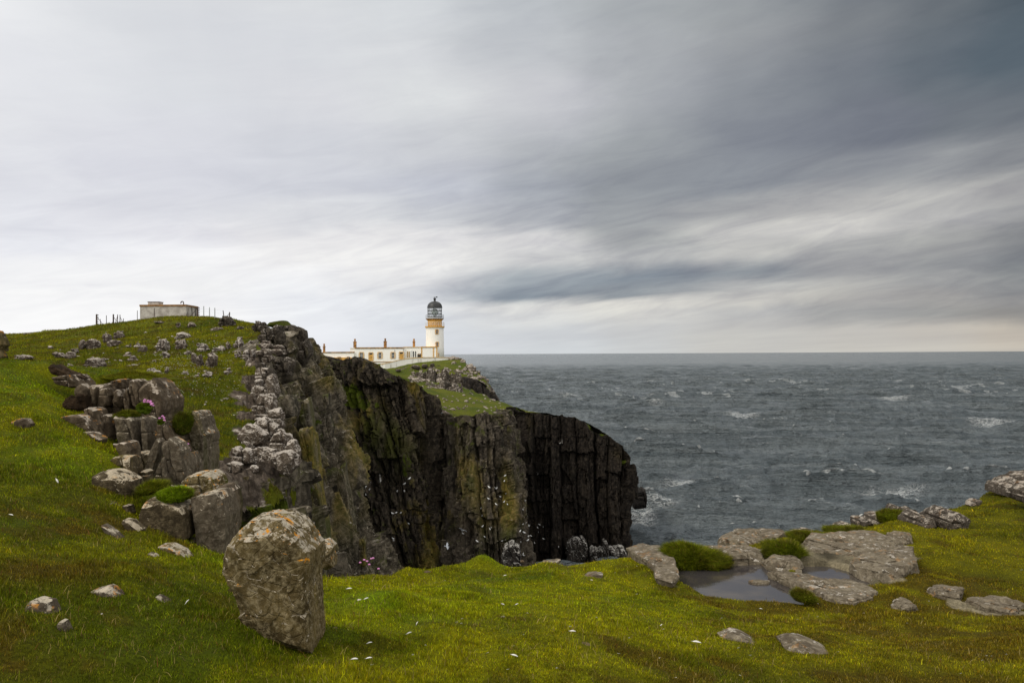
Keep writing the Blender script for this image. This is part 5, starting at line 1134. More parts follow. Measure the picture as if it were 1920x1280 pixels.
def arch(px, w, col, y=0.8):
    mb = MB(); hw = w/2; z0, z1 = lz(670), lz(659.5)
    pts = [(-hw, z0), (hw, z0), (hw, z1)] + [(hw*math.cos(a), z1 + hw*math.sin(a)) for a in np.linspace(0.3, math.pi-0.3, 6)] + [(-hw, z1)]
    n = len(pts); vs = [(x, -0.06, z) for x, z in pts] + [(x, 0.2, z) for x, z in pts]
    mb.add(vs, [tuple(range(n)), tuple(range(2*n-1, n-1, -1))] + [(i, (i+1) % n, n + (i+1) % n, n+i) for i in range(n)])
    return mb.build('arched_opening', col, RW, loc=(rx(px), y, 0))
for px, c in ((763.0, 'ochre_pale'), (766.5, 'ochre_pale'), (774.8, 'black'), (778.6, 'black')): arch(px, 0.30, M[c])
for px in (764.2, 767.7): arch(px, 0.10, M['black'], 0.74)
MB().tube((rx(770.8), 0.6, lz(670)), (rx(770.8), 0.6, lz(659)), 0.12).lathe([(0.0, 0), (0.26, 0.05), (0.2, 0.3), (0, 0.4)], (rx(770.8), 0.6, lz(658.6)), 10).build('lamp_standard', M['white_paint'], RW)
MB().box(rx(782.5), rx(788.6), 0.2, 0.79, lz(670), lz(665.2)).tube((rx(784), 0.5, lz(665.2)), (rx(784), 0.5, lz(663.2)), 0.18).tube((rx(787.4), 0.5, lz(665.2)), (rx(787.4), 0.5, lz(663.0)), 0.18).build('fuel_tank', M['black'], RW)
MB().box(rx(782.4), rx(788.7), 0.15, 0.8, lz(665.19), lz(664.6)).build('tank_rim', M['ochre'], RW)
chimney(774.0, 650.4, 635.0, RW, rx, lz, 0.70)

# low annex at the left
x4, _ = XZ(604, 660); x5, _ = XZ(664, 660)
AN = empty('annex', ((x4+x5)/2, BD-0.5, zbm), 'lower white annex with worn ochre roof edge at the left end of the cottages', 'building')
ax = lambda px: XZ(px, 660)[0] - (x4+x5)/2
MB().box(ax(605.5), ax(664.4), 0, 8, 0, lz(660.8)).build('wall', M['limewash'], AN)
MB().box(ax(606), ax(665), -0.2, 8.2, lz(660.79), lz(658.9)).build('roof_edge', M['cope_worn'], AN)
MB().box(ax(599.8), ax(605.2), 0.2, 7, 0, lz(659.6)).box(ax(599.6), ax(605.3), 0.1, 7.1, lz(659.59), lz(658.9)).build('end_wall', M['limewash_old'], AN)
qn = MB()
for k in range(5): qn.box(ax(606), ax(606)+0.3+0.2*(k % 2), -0.05, 0.0, 0.8+k*0.5, 1.2+k*0.5)
qn.box(ax(601.5), ax(602.9), 0.1, 0.2, 0.5, lz(659.8)).build('quoin', M['ochre'], AN)
chimney(604.3, 659.2, 643.5, AN, ax, lz, 0.62)
MB().box(ax(606), ax(660), -0.6, -0.01, 0, lz(669.5)).build('base_course', M['ochre'], AN)
MB().box(ax(615), ax(622), -0.75, -0.61, lz(671), lz(668.4)).box(ax(634), ax(641), -0.75, -0.61, lz(671), lz(668.4)).box(ax(652), ax(655.8), -0.75, -0.61, lz(673), lz(668.2)).build('coping_block', M['cope_worn'], AN)
MB().box(ax(655.9), ax(658), -0.7, -0.61, lz(673), lz(668.6)).build('doorway', M['pane'], AN)

# boundary wall climbing to the tower
wp = [(713.5, 681.8, 697, 236), (722, 680.5, 696.5, 236), (735, 677.5, 692, 237), (748, 674.2, 686.5, 238), (762, 671.4, 682.0, 239), (778, 669.9, 678.6, 240), (795, 669.4, 677.0, 241), (812, 669.2, 675.5, 242), (828, 669.2, 674.6, 243), (840, 669.4, 673.6, 244), (850, 669.6, 672.6, 245)]
base = P(780, 685, 240)
def band(t0, t1, front, back, ext=0.0):
    mb = MB(); vs = []
    for px, pt, pb, d in wp:
        a = P(px, pt, d); b_ = P(px, pb + 4, d)
        zt_ = a[2]; zb2 = b_[2]
        lo = zt_ + t0 if t0 is not None else zb2; hi = zt_ + t1
        for yy in (front, back):
            for zz in (lo, hi): vs.append((a[0] - base[0], a[1] + yy - base[1], zz - base[2]))
    fs = []
    for i in range(len(wp) - 1):
        a = i * 4; b_ = a + 4
        fs += [(a, b_, b_+1, a+1), (a+2, a+3, b_+3, b_+2), (a+1, b_+1, b_+3, a+3), (a, a+2, b_+2, b_)]
    e = (len(wp) - 1) * 4; fs += [(0, 1, 3, 2), (e, e+2, e+3, e+1)]
    return mb.add(vs, fs)
BW = empty('boundary_wall', tuple(base), 'white boundary wall with ochre coping curving up to the lighthouse', 'wall')
band(None, -0.22, 0, 0.5).build('wall', M['limewash_old'], BW)
band(-0.219, 0.0, -0.12, 0.62).build('coping', M['ochre_pale'], BW)

# ------------------------------------------------------------------ bunker on the hill
m, t, b = material('bunker_render'); pos = t.new('ShaderNodeNewGeometry').outputs['Position']
n1 = t.noise(pos, 1.6, 8, 0.7); n2 = t.noise(t.scalev(pos, (1.5, 1.5, 0.55)), 1.0, 7, 0.7); st = t.attr('stain')
c = t.mix(t.mapr(n1, 0.35, 0.65), (0.30, 0.27, 0.235), (0.52, 0.49, 0.44))
th_ = t.math('SUBTRACT', 0.70, t.math('MULTIPLY', st, 0.22))
c = t.mix(t.mapr(n2, th_, t.math('ADD', th_, 0.05)), c, (0.05, 0.045, 0.04))
t.put(b.inputs['Base Color'], c); b.inputs['Roughness'].default_value = 0.9; t.put(b.inputs['Normal'], t.bump(n1, 0.6, 0.05))
M['bunker'] = m
bd = 97.0; cL = P(262.5, 606, bd); cR = P(349, 600, bd); top = P(300, 573.6, bd)[2]
BK = empty('bunker', (cL[0], bd, cL[2] - 0.6), 'weathered flat-roofed concrete hut with a brown roof edge on the hilltop', 'bunker')
W_ = cR[0] - cL[0]; H_ = top - (cL[2] - 0.6)
eR = P(371, 600, bd + 4.2); ex = eR[0] - cL[0]; ey = 4.2
def prism(poly, z0, z1):
    n = len(poly); return MB().add([(x, y, z0) for x, y in poly] + [(x, y, z1) for x, y in poly], [tuple(range(n))[::-1], tuple(range(n, 2*n))] + [(i, (i+1) % n, n+(i+1) % n, n+i) for i in range(n)])
foot = [(0, 0), (W_, 0), (ex, ey), (ex - 2.5, ey + 2), (0.8, ey + 1.5)]
nx, nz = 160, 50
fx = np.linspace(0, W_, nx); fz = np.linspace(0, H_, nz); Fx, Fz = np.meshgrid(fx, fz)
o = prism(foot, 0, H_).build('wall', M['bunker'], BK)
import bmesh
bm = bmesh.new(); bm.from_mesh(o.data); bmesh.ops.subdivide_edges(bm, edges=bm.edges[:], cuts=30, use_grid_fill=True); bm.to_mesh(o.data); bm.free()
co = np.empty(len(o.data.vertices) * 3, np.float32); o.data.vertices.foreach_get('co', co); co = co.reshape(-1, 3)
sv = np.maximum(np.exp(-((co[:, 0] - W_ * 0.55) / 1.5) ** 2 - ((co[:, 2] - 0.8) / 1.3) ** 2), 0.8 * np.exp(-((co[:, 0] - W_ * 0.95) / 0.5) ** 2))
a = o.data.attributes.new('stain', 'FLOAT', 'POINT'); a.data.foreach_set('value', sv.astype(np.float32))
M['roof_brown'] = simple_mat('brown_roof_edge', (0.26, 0.13, 0.04), 0.85, var=0.4, vscale=2)
rf = [(-0.06, -0.06), (W_ + 0.04, -0.06), (ex + 0.08, ey), (ex - 2.5, ey + 2.1), (0.7, ey + 1.6)]
ro_ = prism(rf, H_ - 0.04, H_ + 0.17).build('roof', M['roof_brown'], BK)
k_ = bd / F
MB().box(0.5, 1.85, 1.0, 2.2, H_ + 0.171, H_ + 0.55).build('roof_box', M['bunker'], ro_)
MB().box(0.45, 1.9, 0.95, 2.25, H_ + 0.551, H_ + 0.61).build('box_lid', M['rust'], ro_)
px_ = (334 - 262.5) * k_
MB().path([(px_ + 0.17, 1.2, H_ + 0.17), (px_ + 0.17, 1.2, H_ + 0.45)] + [(px_ + 0.17 * math.cos(a), 1.2, H_ + 0.45 + 0.17 * math.sin(a)) for a in np.linspace(0.2, math.pi, 9)] + [(px_ - 0.17, 1.2, H_ + 0.36)], 0.065, 8).build('vent_pipe', M['rust'], ro_)

# fence posts round the bunker
def post(px, pyb, pyt, d, label, mat, r=0.03, lean=0, name='fence_post', rungs=0, brace=None, group=None):
    a = P(px, pyb, d); h = P(px, pyt, d)[2] - a[2]
    R = empty(name, tuple(a), label, 'fence post', group) if (rungs or brace) else None
    r = r * 1.8; mb = MB().tube((0, 0, -0.3), (lean * k_, 0, h), r, r * 0.85, 6)
    if R is None:
        return mb.build(name, mat, None, loc=tuple(a), label=label, cat='fence post', group=group)
    mb.build('post', mat, R)
    if rungs:
        st_ = MB()
        for k in range(rungs):
            z = h * (k + 0.6) / rungs; st_.box(0.0, 0.22, -0.06, 0.06, z - 0.05, z + 0.05)
        st_.build('step_iron', mat, R)
    if brace:
        dx, zt = brace; MB().tube((0, 0, h * zt), (dx * k_, 0, -0.1), 0.03, n=6).build('brace', mat, R)
    return R
G = 'fence posts round the hut'
post(181, 614, 589, 99, 'dark stepped strainer post at the far left with a long sloping brace', M['rust'], 0.06, rungs=6, brace=(18, 0.85), group=G)
post(188, 613, 598, 99, 'short thin post under the brace of the leftmost stepped post', M['rust'], 0.025, group=G)
post(199.5, 612, 591, 99, 'thin reddish post right of the leftmost stepped post', M['rust'], 0.025, group=G)
post(212.5, 611, 589, 98, 'stout dark post at the left of the tangled group of posts', M['rust'], 0.055, brace=(14, 0.8), group=G)
post(220.5, 610, 589.5, 98, 'thin post in the middle of the tangled group of posts', M['rust'], 0.03, brace=(-6, 0.9), group=G)
post(225, 609.5, 590, 98, 'thin braced post at the right of the tangled group of posts', M['rust'], 0.03, brace=(9, 0.8), group=G)
post(231.5, 608.5, 597, 98, 'short post just right of the tangled group of posts', M['rust'], 0.025, group=G)
post(249.5, 607, 601, 98, 'stubby dark post with a flat head left of the hut', M['rust'], 0.05, group=G)
post(257.5, 605, 582, 97, 'thin reddish post just left of the hut', M['rust'], 0.022, group=G)
post(289.5, 600, 577.5, 94, 'thin post standing in front of the left part of the hut wall', M['rust'], 0.025, group=G)
post(352.5, 595, 577.5, 93, 'thin post in front of the right corner of the hut', M['rust'], 0.025, group=G)
post(370.5, 596, 575.5, 93, 'dark stepped post with a long brace at the right corner of the hut', M['rust'], 0.06, rungs=6, brace=(-17, 0.95), group=G)
post(382, 596, 574, 92, 'first of three straight grey posts right of the hut, nearest it', M['steel'], 0.035, group=G)
post(392.8, 597, 576, 91, 'middle one of three straight grey posts right of the hut', M['steel'], 0.035, group=G)
post(402.8, 598, 577, 90, 'last of three straight grey posts right of the hut, farthest from it', M['steel'], 0.035, group=G)
post(421, 597, 582, 87, 'leaning thin post on the crag', M['rust'], 0.03, lean=-2.5, group=G)
post(430, 596, 585, 87, 'end post with a brace on the crag', M['rust'], 0.04, lean=0.5, brace=(-8, 0.75), group=G)
wire = MB()
for z in (579, 584): 
    pts = [tuple(P(px, z + o_, d)) for px, o_, d in ((371, 0, 93), (382, 0.4, 92), (392.8, 1.2, 91), (402.8, 2.0, 90), (420, 4.2, 87))]
    wire.path(pts, 0.006, 4)
wire.build('fence_wire', M['steel'], None, label='thin wires strung between the posts right of the hut', cat='wire')
# ------------------------------------------------------------------ grass
def blades(x, y, z, n3, h, w, col, rng, lean=0.5, two=True):
    n = len(x); a = rng.uniform(0, 2 * np.pi, n); l = rng.uniform(0.1, lean, n) * h
    sx, sy = np.cos(a) * w / 2, np.sin(a) * w / 2
    b = rng.uniform(0, 2 * np.pi, n); lx_, ly_ = np.cos(b) * l, np.sin(b) * l
    p0 = np.stack([x - sx, y - sy, z - 0.006], -1); p1 = np.stack([x + sx, y + sy, z - 0.006], -1)
    if two:
        m0 = np.stack([x - sx * .7 + lx_ * .35, y - sy * .7 + ly_ * .35, z + h * .55], -1); m1 = np.stack([x + sx * .7 + lx_ * .35, y + sy * .7 + ly_ * .35, z + h * .55], -1)
        tp = np.stack([x + lx_, y + ly_, z + h * 0.95], -1)
        v = np.stack([p0, p1, m1, m0, tp], 1).reshape(-1, 3); i = np.arange(n)[:, None] * 5
        return v, i + np.array([[0, 1, 2, 3]]), i + np.array([[3, 2, 4]]), np.repeat(col, 5, 0)
    tp = np.stack([x + lx_, y + ly_, z + h], -1); v = np.stack([p0, p1, tp], 1).reshape(-1, 3); i = np.arange(n)[:, None] * 3
    return v, None, i + np.array([[0, 1, 2]]), np.repeat(col, 3, 0)
def bcol(base, rng, n):
    k = np.exp(rng.normal(0, 0.42, n))[:, None]; c = base * k
    s = rng.random(n) < 0.05; c[s] = np.array([0.24, 0.19, 0.06]) * rng.uniform(0.6, 1.2, (s.sum(), 1))
    s = rng.random(n) < 0.10; c[s] = c[s] * np.array([1.35, 0.95, 1.0])
    return np.clip(c, 0, 1)
g = np.random.default_rng(17)
N = 1500000
r = 2.3 * (19 / 2.3) ** g.random(N); a = np.radians(g.uniform(-38, 38, N)); x = r * np.sin(a); y = r * np.cos(a)
k = sdist(fg_poly, x, y) < 0.25; x, y = x[k], y[k]
sp = np.minimum(sdist(pool_pa, x, y), sdist(pool_pb, x, y)); k = (sp > 0.06) & (shelf(x, y) < 0.4); x, y = x[k], y[k]
cl = fbm(x * 5, y * 5, 0, 3, 401); k = g.random(len(x)) < np.clip(0.75 + cl, 0.25, 1); x, y = x[k], y[k]
z = fg_z(x, y); k = (z > POOL_Z + 0.01) | (np.minimum(sdist(pool_pa, x, y), sdist(pool_pb, x, y)) > 0.3); x, y, z = x[k], y[k], z[k]
r = np.hypot(x, y); n = len(x)
tuft = fbm(x * 2.6, y * 2.6, 7, 3, 411)
h = (0.006 + 0.007 * g.random(n) + 0.030 * np.clip(tuft, 0, 1)) * (1 + 0.02 * r); h *= np.where(g.random(n) < 0.012, 2.2, 1)
w = np.maximum(0.0022, r / 796 * 0.50) * g.uniform(0.7, 1.3, n)
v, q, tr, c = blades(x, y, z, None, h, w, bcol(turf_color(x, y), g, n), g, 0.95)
link('grass', mesh_np('grass', v, q, tr, smooth=False, colors=c), M['blades'], kind='stuff', label='short cropped turf with brown mossy patches', cat='grass')

# longer loose blades and dead straws lying over the turf
N = 24000
r = 2.3 * (10 / 2.3) ** g.random(N); a = np.radians(g.uniform(-38, 38, N)); x = r * np.sin(a); y = r * np.cos(a)
k = (sdist(fg_poly, x, y) < 0.0) & (shelf(x, y) < 0.4) & (np.minimum(sdist(pool_pa, x, y), sdist(pool_pb, x, y)) > 0.06); x, y = x[k], y[k]
k = g.random(len(x)) < np.clip(0.5 + 2 * fbm(x * 1.7, y * 1.7, 9, 3, 471), 0.1, 1); x, y = x[k], y[k]; n = len(x)
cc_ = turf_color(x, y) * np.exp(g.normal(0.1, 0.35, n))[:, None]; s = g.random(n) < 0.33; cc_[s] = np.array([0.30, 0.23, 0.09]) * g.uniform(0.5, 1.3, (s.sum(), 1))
s = g.random(n) < 0.10; cc_[s] = np.array([0.16, 0.07, 0.025]) * g.uniform(0.5, 1.2, (s.sum(), 1))
v, q, tr, c = blades(x, y, fg_z(x, y) + 0.006, None, g.uniform(0.012, 0.045, n), np.maximum(0.0028, np.hypot(x, y) / 796 * 0.55), np.clip(cc_, 0, 1), g, 1.5)
link('loose_grass', mesh_np('loose_grass', v, q, tr, smooth=False, colors=c), M['blades'], kind='stuff', label='bent blades and dead straws lying over the near turf', cat='grass')

# hillside grass: coarser tufts
N = 420000
yy = 20 * (112 / 20) ** g.random(N); tt_ = np.where(g.random(N) < 0.8, g.uniform(-0.66, -0.24, N), g.uniform(-1.1, -0.66, N)); x = tt_ * yy; y = yy
_rk = np.exp(-(np.maximum(0, -sdist(t1_poly, x, y)) / 2.5) ** 2) * sstep(85, 60, y) * (0.72 + 0.95 * fbm(x * 0.4, y * 0.4, 0, 3, 97))
k = (sdist(t1_poly, x, y) < -0.05) & (_rk < 0.42); x, y = x[k], y[k]; z = t1_z(x, y); n = len(x)
nn = fbm(x * 0.25, y * 0.25, 0, 4, 421); n2 = fbm(x * 1.2, y * 0.9, 0, 3, 431)
base = np.array([0.180, 0.182, 0.005]) * np.ones((n, 1)); dk = np.array([0.080, 0.098, 0.004]); br = np.array([0.085, 0.062, 0.016])
f = np.clip(0.45 + 1.3 * nn, 0, 1)[:, None]; base = base * (1 - f) + dk * f; f = (sstep(0.12, 0.35, n2) * 0.75)[:, None]; base = base * (1 - f) + br * f
h = (0.05 + 0.07 * g.random(n)) * (0.8 + y / 90); w = y / 796 * 0.5 * g.uniform(0.7, 1.4, n)
v, q, tr, c = blades(x, y, z, None, h, w, bcol(base, g, n), g, 0.9, two=False)
link('hill_grass', mesh_np('hill_grass', v, None, tr, colors=c), M['blades'], kind='stuff', label='rough grass covering the hillside', cat='grass')

# daisies and other tiny white flowers
def specks(name, x, y, z, s, mat, label):
    n = len(x); a = g.uniform(0, 6.28, n); vs = []
    for k in range(5): vs.append(np.stack([x + np.cos(a + k * 1.257) * s, y + np.sin(a + k * 1.257) * s * 0.7, z + 0.35 * s * np.sin(k * 2.0) - np.sin(a + k * 1.257) * s * 0.5], -1))
    v = np.stack(vs, 1).reshape(-1, 3); i = np.arange(n)[:, None] * 5
    tr = np.vstack([i + np.array([[0, 1, 2]]), i + np.array([[0, 2, 3]]), i + np.array([[0, 3, 4]])])
    link(name, mesh_np(name, v, None, tr), mat, kind='stuff', label=label, cat='flowers')
M['daisy'] = simple_mat('white_petals', (0.80, 0.79, 0.72), 0.8)
x = g.uniform(-0.45, -0.25, 2600); yy = 22 * (70 / 22) ** g.random(2600); x = x * yy; k = (sdist(t1_poly, x, yy) < -1) & (fbm(x * 0.15, yy * 0.15, 0, 2, 441) > -0.1); x, yy = x[k], yy[k]
specks('daisies', x, yy, t1_z(x, yy) + 0.12, 0.028 * (yy / 40), M['daisy'], 'tiny white flowers dotted over the lower slope of the hill')
r = 3.5 * (11 / 3.5) ** g.random(70); a = np.radians(g.uniform(-12, 36, 70)); x, yy = r * np.sin(a), r * np.cos(a)
k = (sdist(fg_poly, x, yy) < -0.3) & (np.minimum(sdist(pool_pa, x, yy), sdist(pool_pb, x, yy)) > 0.2); x, yy = x[k], yy[k]
specks('turf_flowers', x, yy, fg_z(x, yy) + 0.035, 0.0055 + 0.0007 * yy, M['daisy'], 'tiny white flowers scattered through the near turf')

# cushions of grass at the cliff edge and by the pools
def tussock(poly, d, th, label, hgt=0.07, base=(0.105, 0.125, 0.005), nb=16000, seed=0, name='grass_tussock', brownish=0.0, cat='tussock'):
    qd = np.array([P(a_, b_, d) for a_, b_ in poly]); pts, c3, nq = solid(qd[:, [0, 2]], th, 'y', (0, d, 0), nth=90, nph=50, boxy=0.7, amp=0.26, facets=0, seed=seed, chip=0.06)
    R = empty(name, tuple(c3), label, cat)
    f_ = pts.reshape(-1, 3)
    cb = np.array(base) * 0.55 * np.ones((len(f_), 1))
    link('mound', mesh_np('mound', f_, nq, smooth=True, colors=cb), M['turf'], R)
    A_ = pts[:-1, :-1].reshape(-1, 3); u = np.roll(pts, -1, 0)[:-1, :-1].reshape(-1, 3) - A_; w_ = pts[:-1, 1:].reshape(-1, 3) - A_
    area = np.linalg.norm(np.cross(u, w_), axis=1) + 1e-9; idx = g.choice(len(A_), nb, p=area / area.sum())
    p = A_[idx] + u[idx] * g.random((nb, 1)) + w_[idx] * g.random((nb, 1)); nrm = p / (np.linalg.norm(p, axis=1, keepdims=True))
    k_ = p[:, 2] > pts[..., 2].min() * 0.6; p, nrm = p[k_], nrm[k_]; n = len(p)
    h_ = hgt * g.uniform(0.3, 1.5, n); wd = d / 796 * 0.42 * g.uniform(.7, 1.3, n); a_ = g.uniform(0, 6.28, n)
    sx = np.stack([np.cos(a_) * wd / 2, np.sin(a_) * wd / 2, np.zeros(n)], -1)
    tip = p + nrm * h_[:, None] * 0.7 + np.stack([g.normal(0, .25, n) * h_, g.normal(0, .25, n) * h_, g.uniform(-0.2, .5, n) * h_], -1)
    v = np.stack([p - sx, p + sx, tip], 1).reshape(-1, 3); tr = np.arange(n)[:, None] * 3 + np.array([[0, 1, 2]])
    bb = np.array(base) * np.ones((n, 1)); nz_ = fbm(p[:, 0] * 6, p[:, 1] * 6, p[:, 2] * 6, 3, seed + 5)
    f2 = np.clip(brownish + 0.15 + 1.7 * nz_, 0, 1)[:, None]; bb = bb * (1 - f2 * .7) + np.array([0.07, 0.055, 0.010]) * f2 * .7
    link('blades', mesh_np('blades', v, None, tr, colors=np.repeat(bcol(bb, g, n), 3, 0)), M['blades'], R, kind='stuff')
tussock([(1238,1038),(1245,1030),(1262,1024),(1283,1022),(1300,1027),(1325,1032),(1355,1038),(1374,1044),(1372,1054),(1350,1060),(1320,1064),(1285,1064),(1260,1060),(1240,1050)], 9.55, 0.55, 'big shaggy grass hummock on the far left bank of the pool', hgt=0.055, nb=30000, seed=1)
tussock([(1432,1038),(1442,1027),(1462,1021),(1480,1022),(1500,1028),(1511,1040),(1512,1052),(1495,1052),(1470,1044),(1445,1044)], 9.75, 0.4, 'small grass tuft growing from the slabs between the two pools', nb=15000, seed=2, base=(0.10, 0.125, 0.006))
tussock([(1476,1004),(1495,999),(1520,1000),(1552,1002),(1572,1008),(1560,1013),(1520,1014),(1485,1012)], 11.0, 0.5, 'low mossy strip behind the humped slab at the cliff edge', nb=14000, seed=3, brownish=0.2, hgt=0.05)
tussock([(1428,1021),(1440,1017),(1458,1018),(1460,1026),(1440,1031)], 10.5, 0.3, 'tiny grass tuft on the rough slab behind the pool', nb=5000, seed=4, brownish=0.2, hgt=0.05)
tussock([(1474,1020),(1483,1015),(1494,1019),(1492,1028),(1478,1028)], 10.4, 0.25, 'little round tuft beside the orange lichen of the humped slab', nb=4000, seed=5, hgt=0.05)
tussock([(300,922),(315,917),(335,915),(352,920),(356,930),(345,937),(325,940),(308,934)], 6.05, 0.30, 'bright green moss cushion on top of the broad lichen-spotted block', nb=16000, seed=6, hgt=0.022, base=(0.14, 0.21, 0.005), name='moss_cushion', cat='moss')
tussock([(268,912),(280,906),(302,906),(310,914),(300,922),(280,924),(270,920)], 6.3, 0.4, 'mossy tuft between the rounded dark block and the moss cushion', nb=9000, seed=7, hgt=0.035, brownish=0.3)
tussock([(225,703),(250,697),(285,702),(320,709),(338,713),(300,716),(250,716),(215,712),(190,705)], 10.9, 0.9, 'yellow-green turf cap hanging over the top of the near outcrop', nb=22000, seed=8, hgt=0.045, base=(0.15, 0.16, 0.008), name='turf_cap', cat='turf')
tussock([(1540,993),(1580,992),(1612,993),(1650,1000),(1690,1004),(1680,1012),(1620,1012),(1570,1008)], 12.0, 0.8, 'brownish grass bank in front of the boulders on the cliff edge', nb=18000, seed=9, brownish=0.35, hgt=0.06)
tussock([(1486,1113),(1500,1108),(1520,1112),(1530,1122),(1505,1128),(1490,1122)], 7.9, 0.25, 'small brown tuft at the near end of the pool', nb=6000, seed=10, brownish=0.5, hgt=0.035)
tussock([(1646,963),(1664,958),(1690,958),(1700,966),(1692,985),(1660,990)], 13.1, 0.5, 'patch of moss on the long sloping rock at the cliff edge', nb=7000, seed=11, brownish=0.3, hgt=0.04)
tussock([(332,790),(338,776),(352,775),(358,790),(352,812),(340,815)], 8.5, 0.4, 'dark moss in the cleft left of the tall grey pillar', nb=7000, seed=12, brownish=0.35, hgt=0.035, base=(0.07, 0.09, 0.006))
tussock([(218,778),(230,772),(256,772),(260,780),(240,785),(222,784)], 8.5, 0.3, 'brown moss tuft on the ledge of the near outcrop', nb=5000, seed=13, brownish=0.9, hgt=0.03)

# sea pinks: cushion + flower heads
M['pink'] = simple_mat('pink_petals', (0.62, 0.25, 0.52), 0.8); M['stalk'] = simple_mat('flower_stalk', (0.10, 0.12, 0.02), 0.8)
def thrift(px, py, d, w, heads, label, seed, cushion=True):
    rs_ = np.random.default_rng(seed); c = P(px, py, d); s = d / F
    R = empty('sea_pink', tuple(c), label, 'flower')
    if cushion:
        pts, _, nq = solid(np.array(blob(0, 0, w * s, w * s * .7, seed)), w * s * .7, 'y', (0, 0, 0), nth=40, nph=24, boxy=0.8, amp=0.2, facets=0, seed=seed)
        link('cushion', mesh_np('cushion', pts.reshape(-1, 3), nq, colors=np.full((pts.size // 3, 3), (0.05, 0.075, 0.006))), M['turf'], R)
        n = 1500; dv = rs_.normal(size=(n, 3)); dv /= np.linalg.norm(dv, axis=1, keepdims=True); dv[:, 2] = np.abs(dv[:, 2]); p0 = dv * [w*s*.42, w*s*.3, w*s*.3]
        tip = p0 + dv * w * s * .16; sx = np.stack([np.full(n, d/796*.3), np.zeros(n), np.zeros(n)], -1)
        link('leaf_tuft', mesh_np('leaf_tuft', np.stack([p0 - sx, p0 + sx, tip], 1).reshape(-1, 3), None, np.arange(n)[:, None] * 3 + np.array([[0, 1, 2]]), colors=np.repeat(bcol(np.full((n, 3), (0.09, 0.13, 0.008)), rs_, n), 3, 0)), M['blades'], R)
    for hx, hy in heads:
        q = P(px + hx, py + hy, d) - c + [0, rs_.uniform(-.03, .03), 0]; r_ = 2.1 * s
        f_ = MB()
        pr = [(r_*math.cos(t), r_*.75*math.sin(t)) for t in np.linspace(-1.3, 1.5, 6)]
        f_.lathe(pr, (0, 0, 0), 9)
        for k in range(9): 
            a = k * 0.7; f_.tube((0, 0, 0), (r_*1.2*math.cos(a), r_*1.2*math.sin(a), r_*.3*math.sin(a*3)), r_*.28, r_*.2, 4)
        o = f_.build('flower_head', M['pink'], R, loc=tuple(q))
        MB().tube((0, 0, -0.01), (rs_.uniform(-.3, .3) * 4 * s, 0, -7 * s), 0.0022, n=4).build('stalk', M['stalk'], o)
thrift(271, 766, 8.0, 30, [(0,-15),(3,-17),(6,-15),(9,-14),(12,-11),(15,-8),(17,-6),(2,-13),(8,-12),(13,-8),(5,-12),(16,-10)], 'pink flowering sea pink on its cushion on the ledge of the near outcrop', 31)
thrift(302, 792, 8.0, 14, [(-4,-8),(2,-12),(5,-9),(8,-5),(-2,-3),(4,-2)], 'smaller sparse sea pink right of the flowering cushion', 32)
thrift(349, 836, 8.2, 6, [(0,0),(3,3),(6,7),(2,-4)], 'few pink blooms hanging in the cleft of the tall grey pillar', 33, False)
thrift(495, 965, 27, 16, [(-6,-5),(-3,-6),(1,-6),(4,-5),(-2,-2),(3,-3),(7,-3)], 'pink cushion growing on the rock wall above the leaning boulder', 34)
thrift(547, 905, 33, 12, [(-6,-4),(-3,-6),(1,-6),(4,-4),(0,-2),(5,-1)], 'purple-pink cushion on the rock wall above and right of the leaning boulder', 35)
thrift(640, 1055, 8.6, 4, [(36,-2),(42,-5),(48,-3),(56,-8),(60,-10),(70,10),(52,3)], 'loose pink blooms on the turf lip right of the leaning boulder', 36, False)

# litter of the turf: feathers, stones, droppings
M['feather'] = simple_mat('white_feather', (0.62, 0.61, 0.58), 0.8); M['dung'] = simple_mat('dry_dung', (0.10, 0.065, 0.035), 0.95, var=0.5, vscale=60); M['pebble'] = simple_mat('pale_pebble', (0.50, 0.45, 0.39), 0.85, var=0.35, vscale=30)
def gz(x, y): return fg_z(np.array([x]), np.array([y]))[0]
def feather(px, py, ln, ang, label):
    d = hit(fg_z, px, py, 2.5, 16, 500); c = P(px, py, d); L = ln * d / F * 0.72
    vs = []; fs = []; n = 9
    for k in range(n):
        t_ = k / (n - 1); wd = L * 0.16 * math.sin(math.pi * min(1, t_ * 0.9 + 0.08)) ** 0.7; x_ = (t_ - .5) * L; zc = L * 0.10 * math.sin(math.pi * t_)
        vs += [(x_, -wd, zc), (x_, 0, zc + wd * .35), (x_, wd, zc), (x_, 0, zc - 0.002)]
    for k in range(n - 1):
        a_ = k * 4; b_ = a_ + 4
        fs += [(a_, b_, b_+1, a_+1), (a_+1, b_+1, b_+2, a_+2), (a_+2, b_+2, b_+3, a_+3), (a_+3, b_+3, b_, a_)]
    f_ = MB().add(vs, fs); f_.tube((-L*.68, 0, 0), (-L*.45, 0, 0.0), L*.02, n=5)
    o = f_.build('feather', M['feather'], None, loc=(c[0], c[1], c[2] + 0.028), label=label, cat='feather', group='feathers on the turf'); o.rotation_euler = (0.3, -math.radians(ang) * 0.8, math.radians(ang * .3))
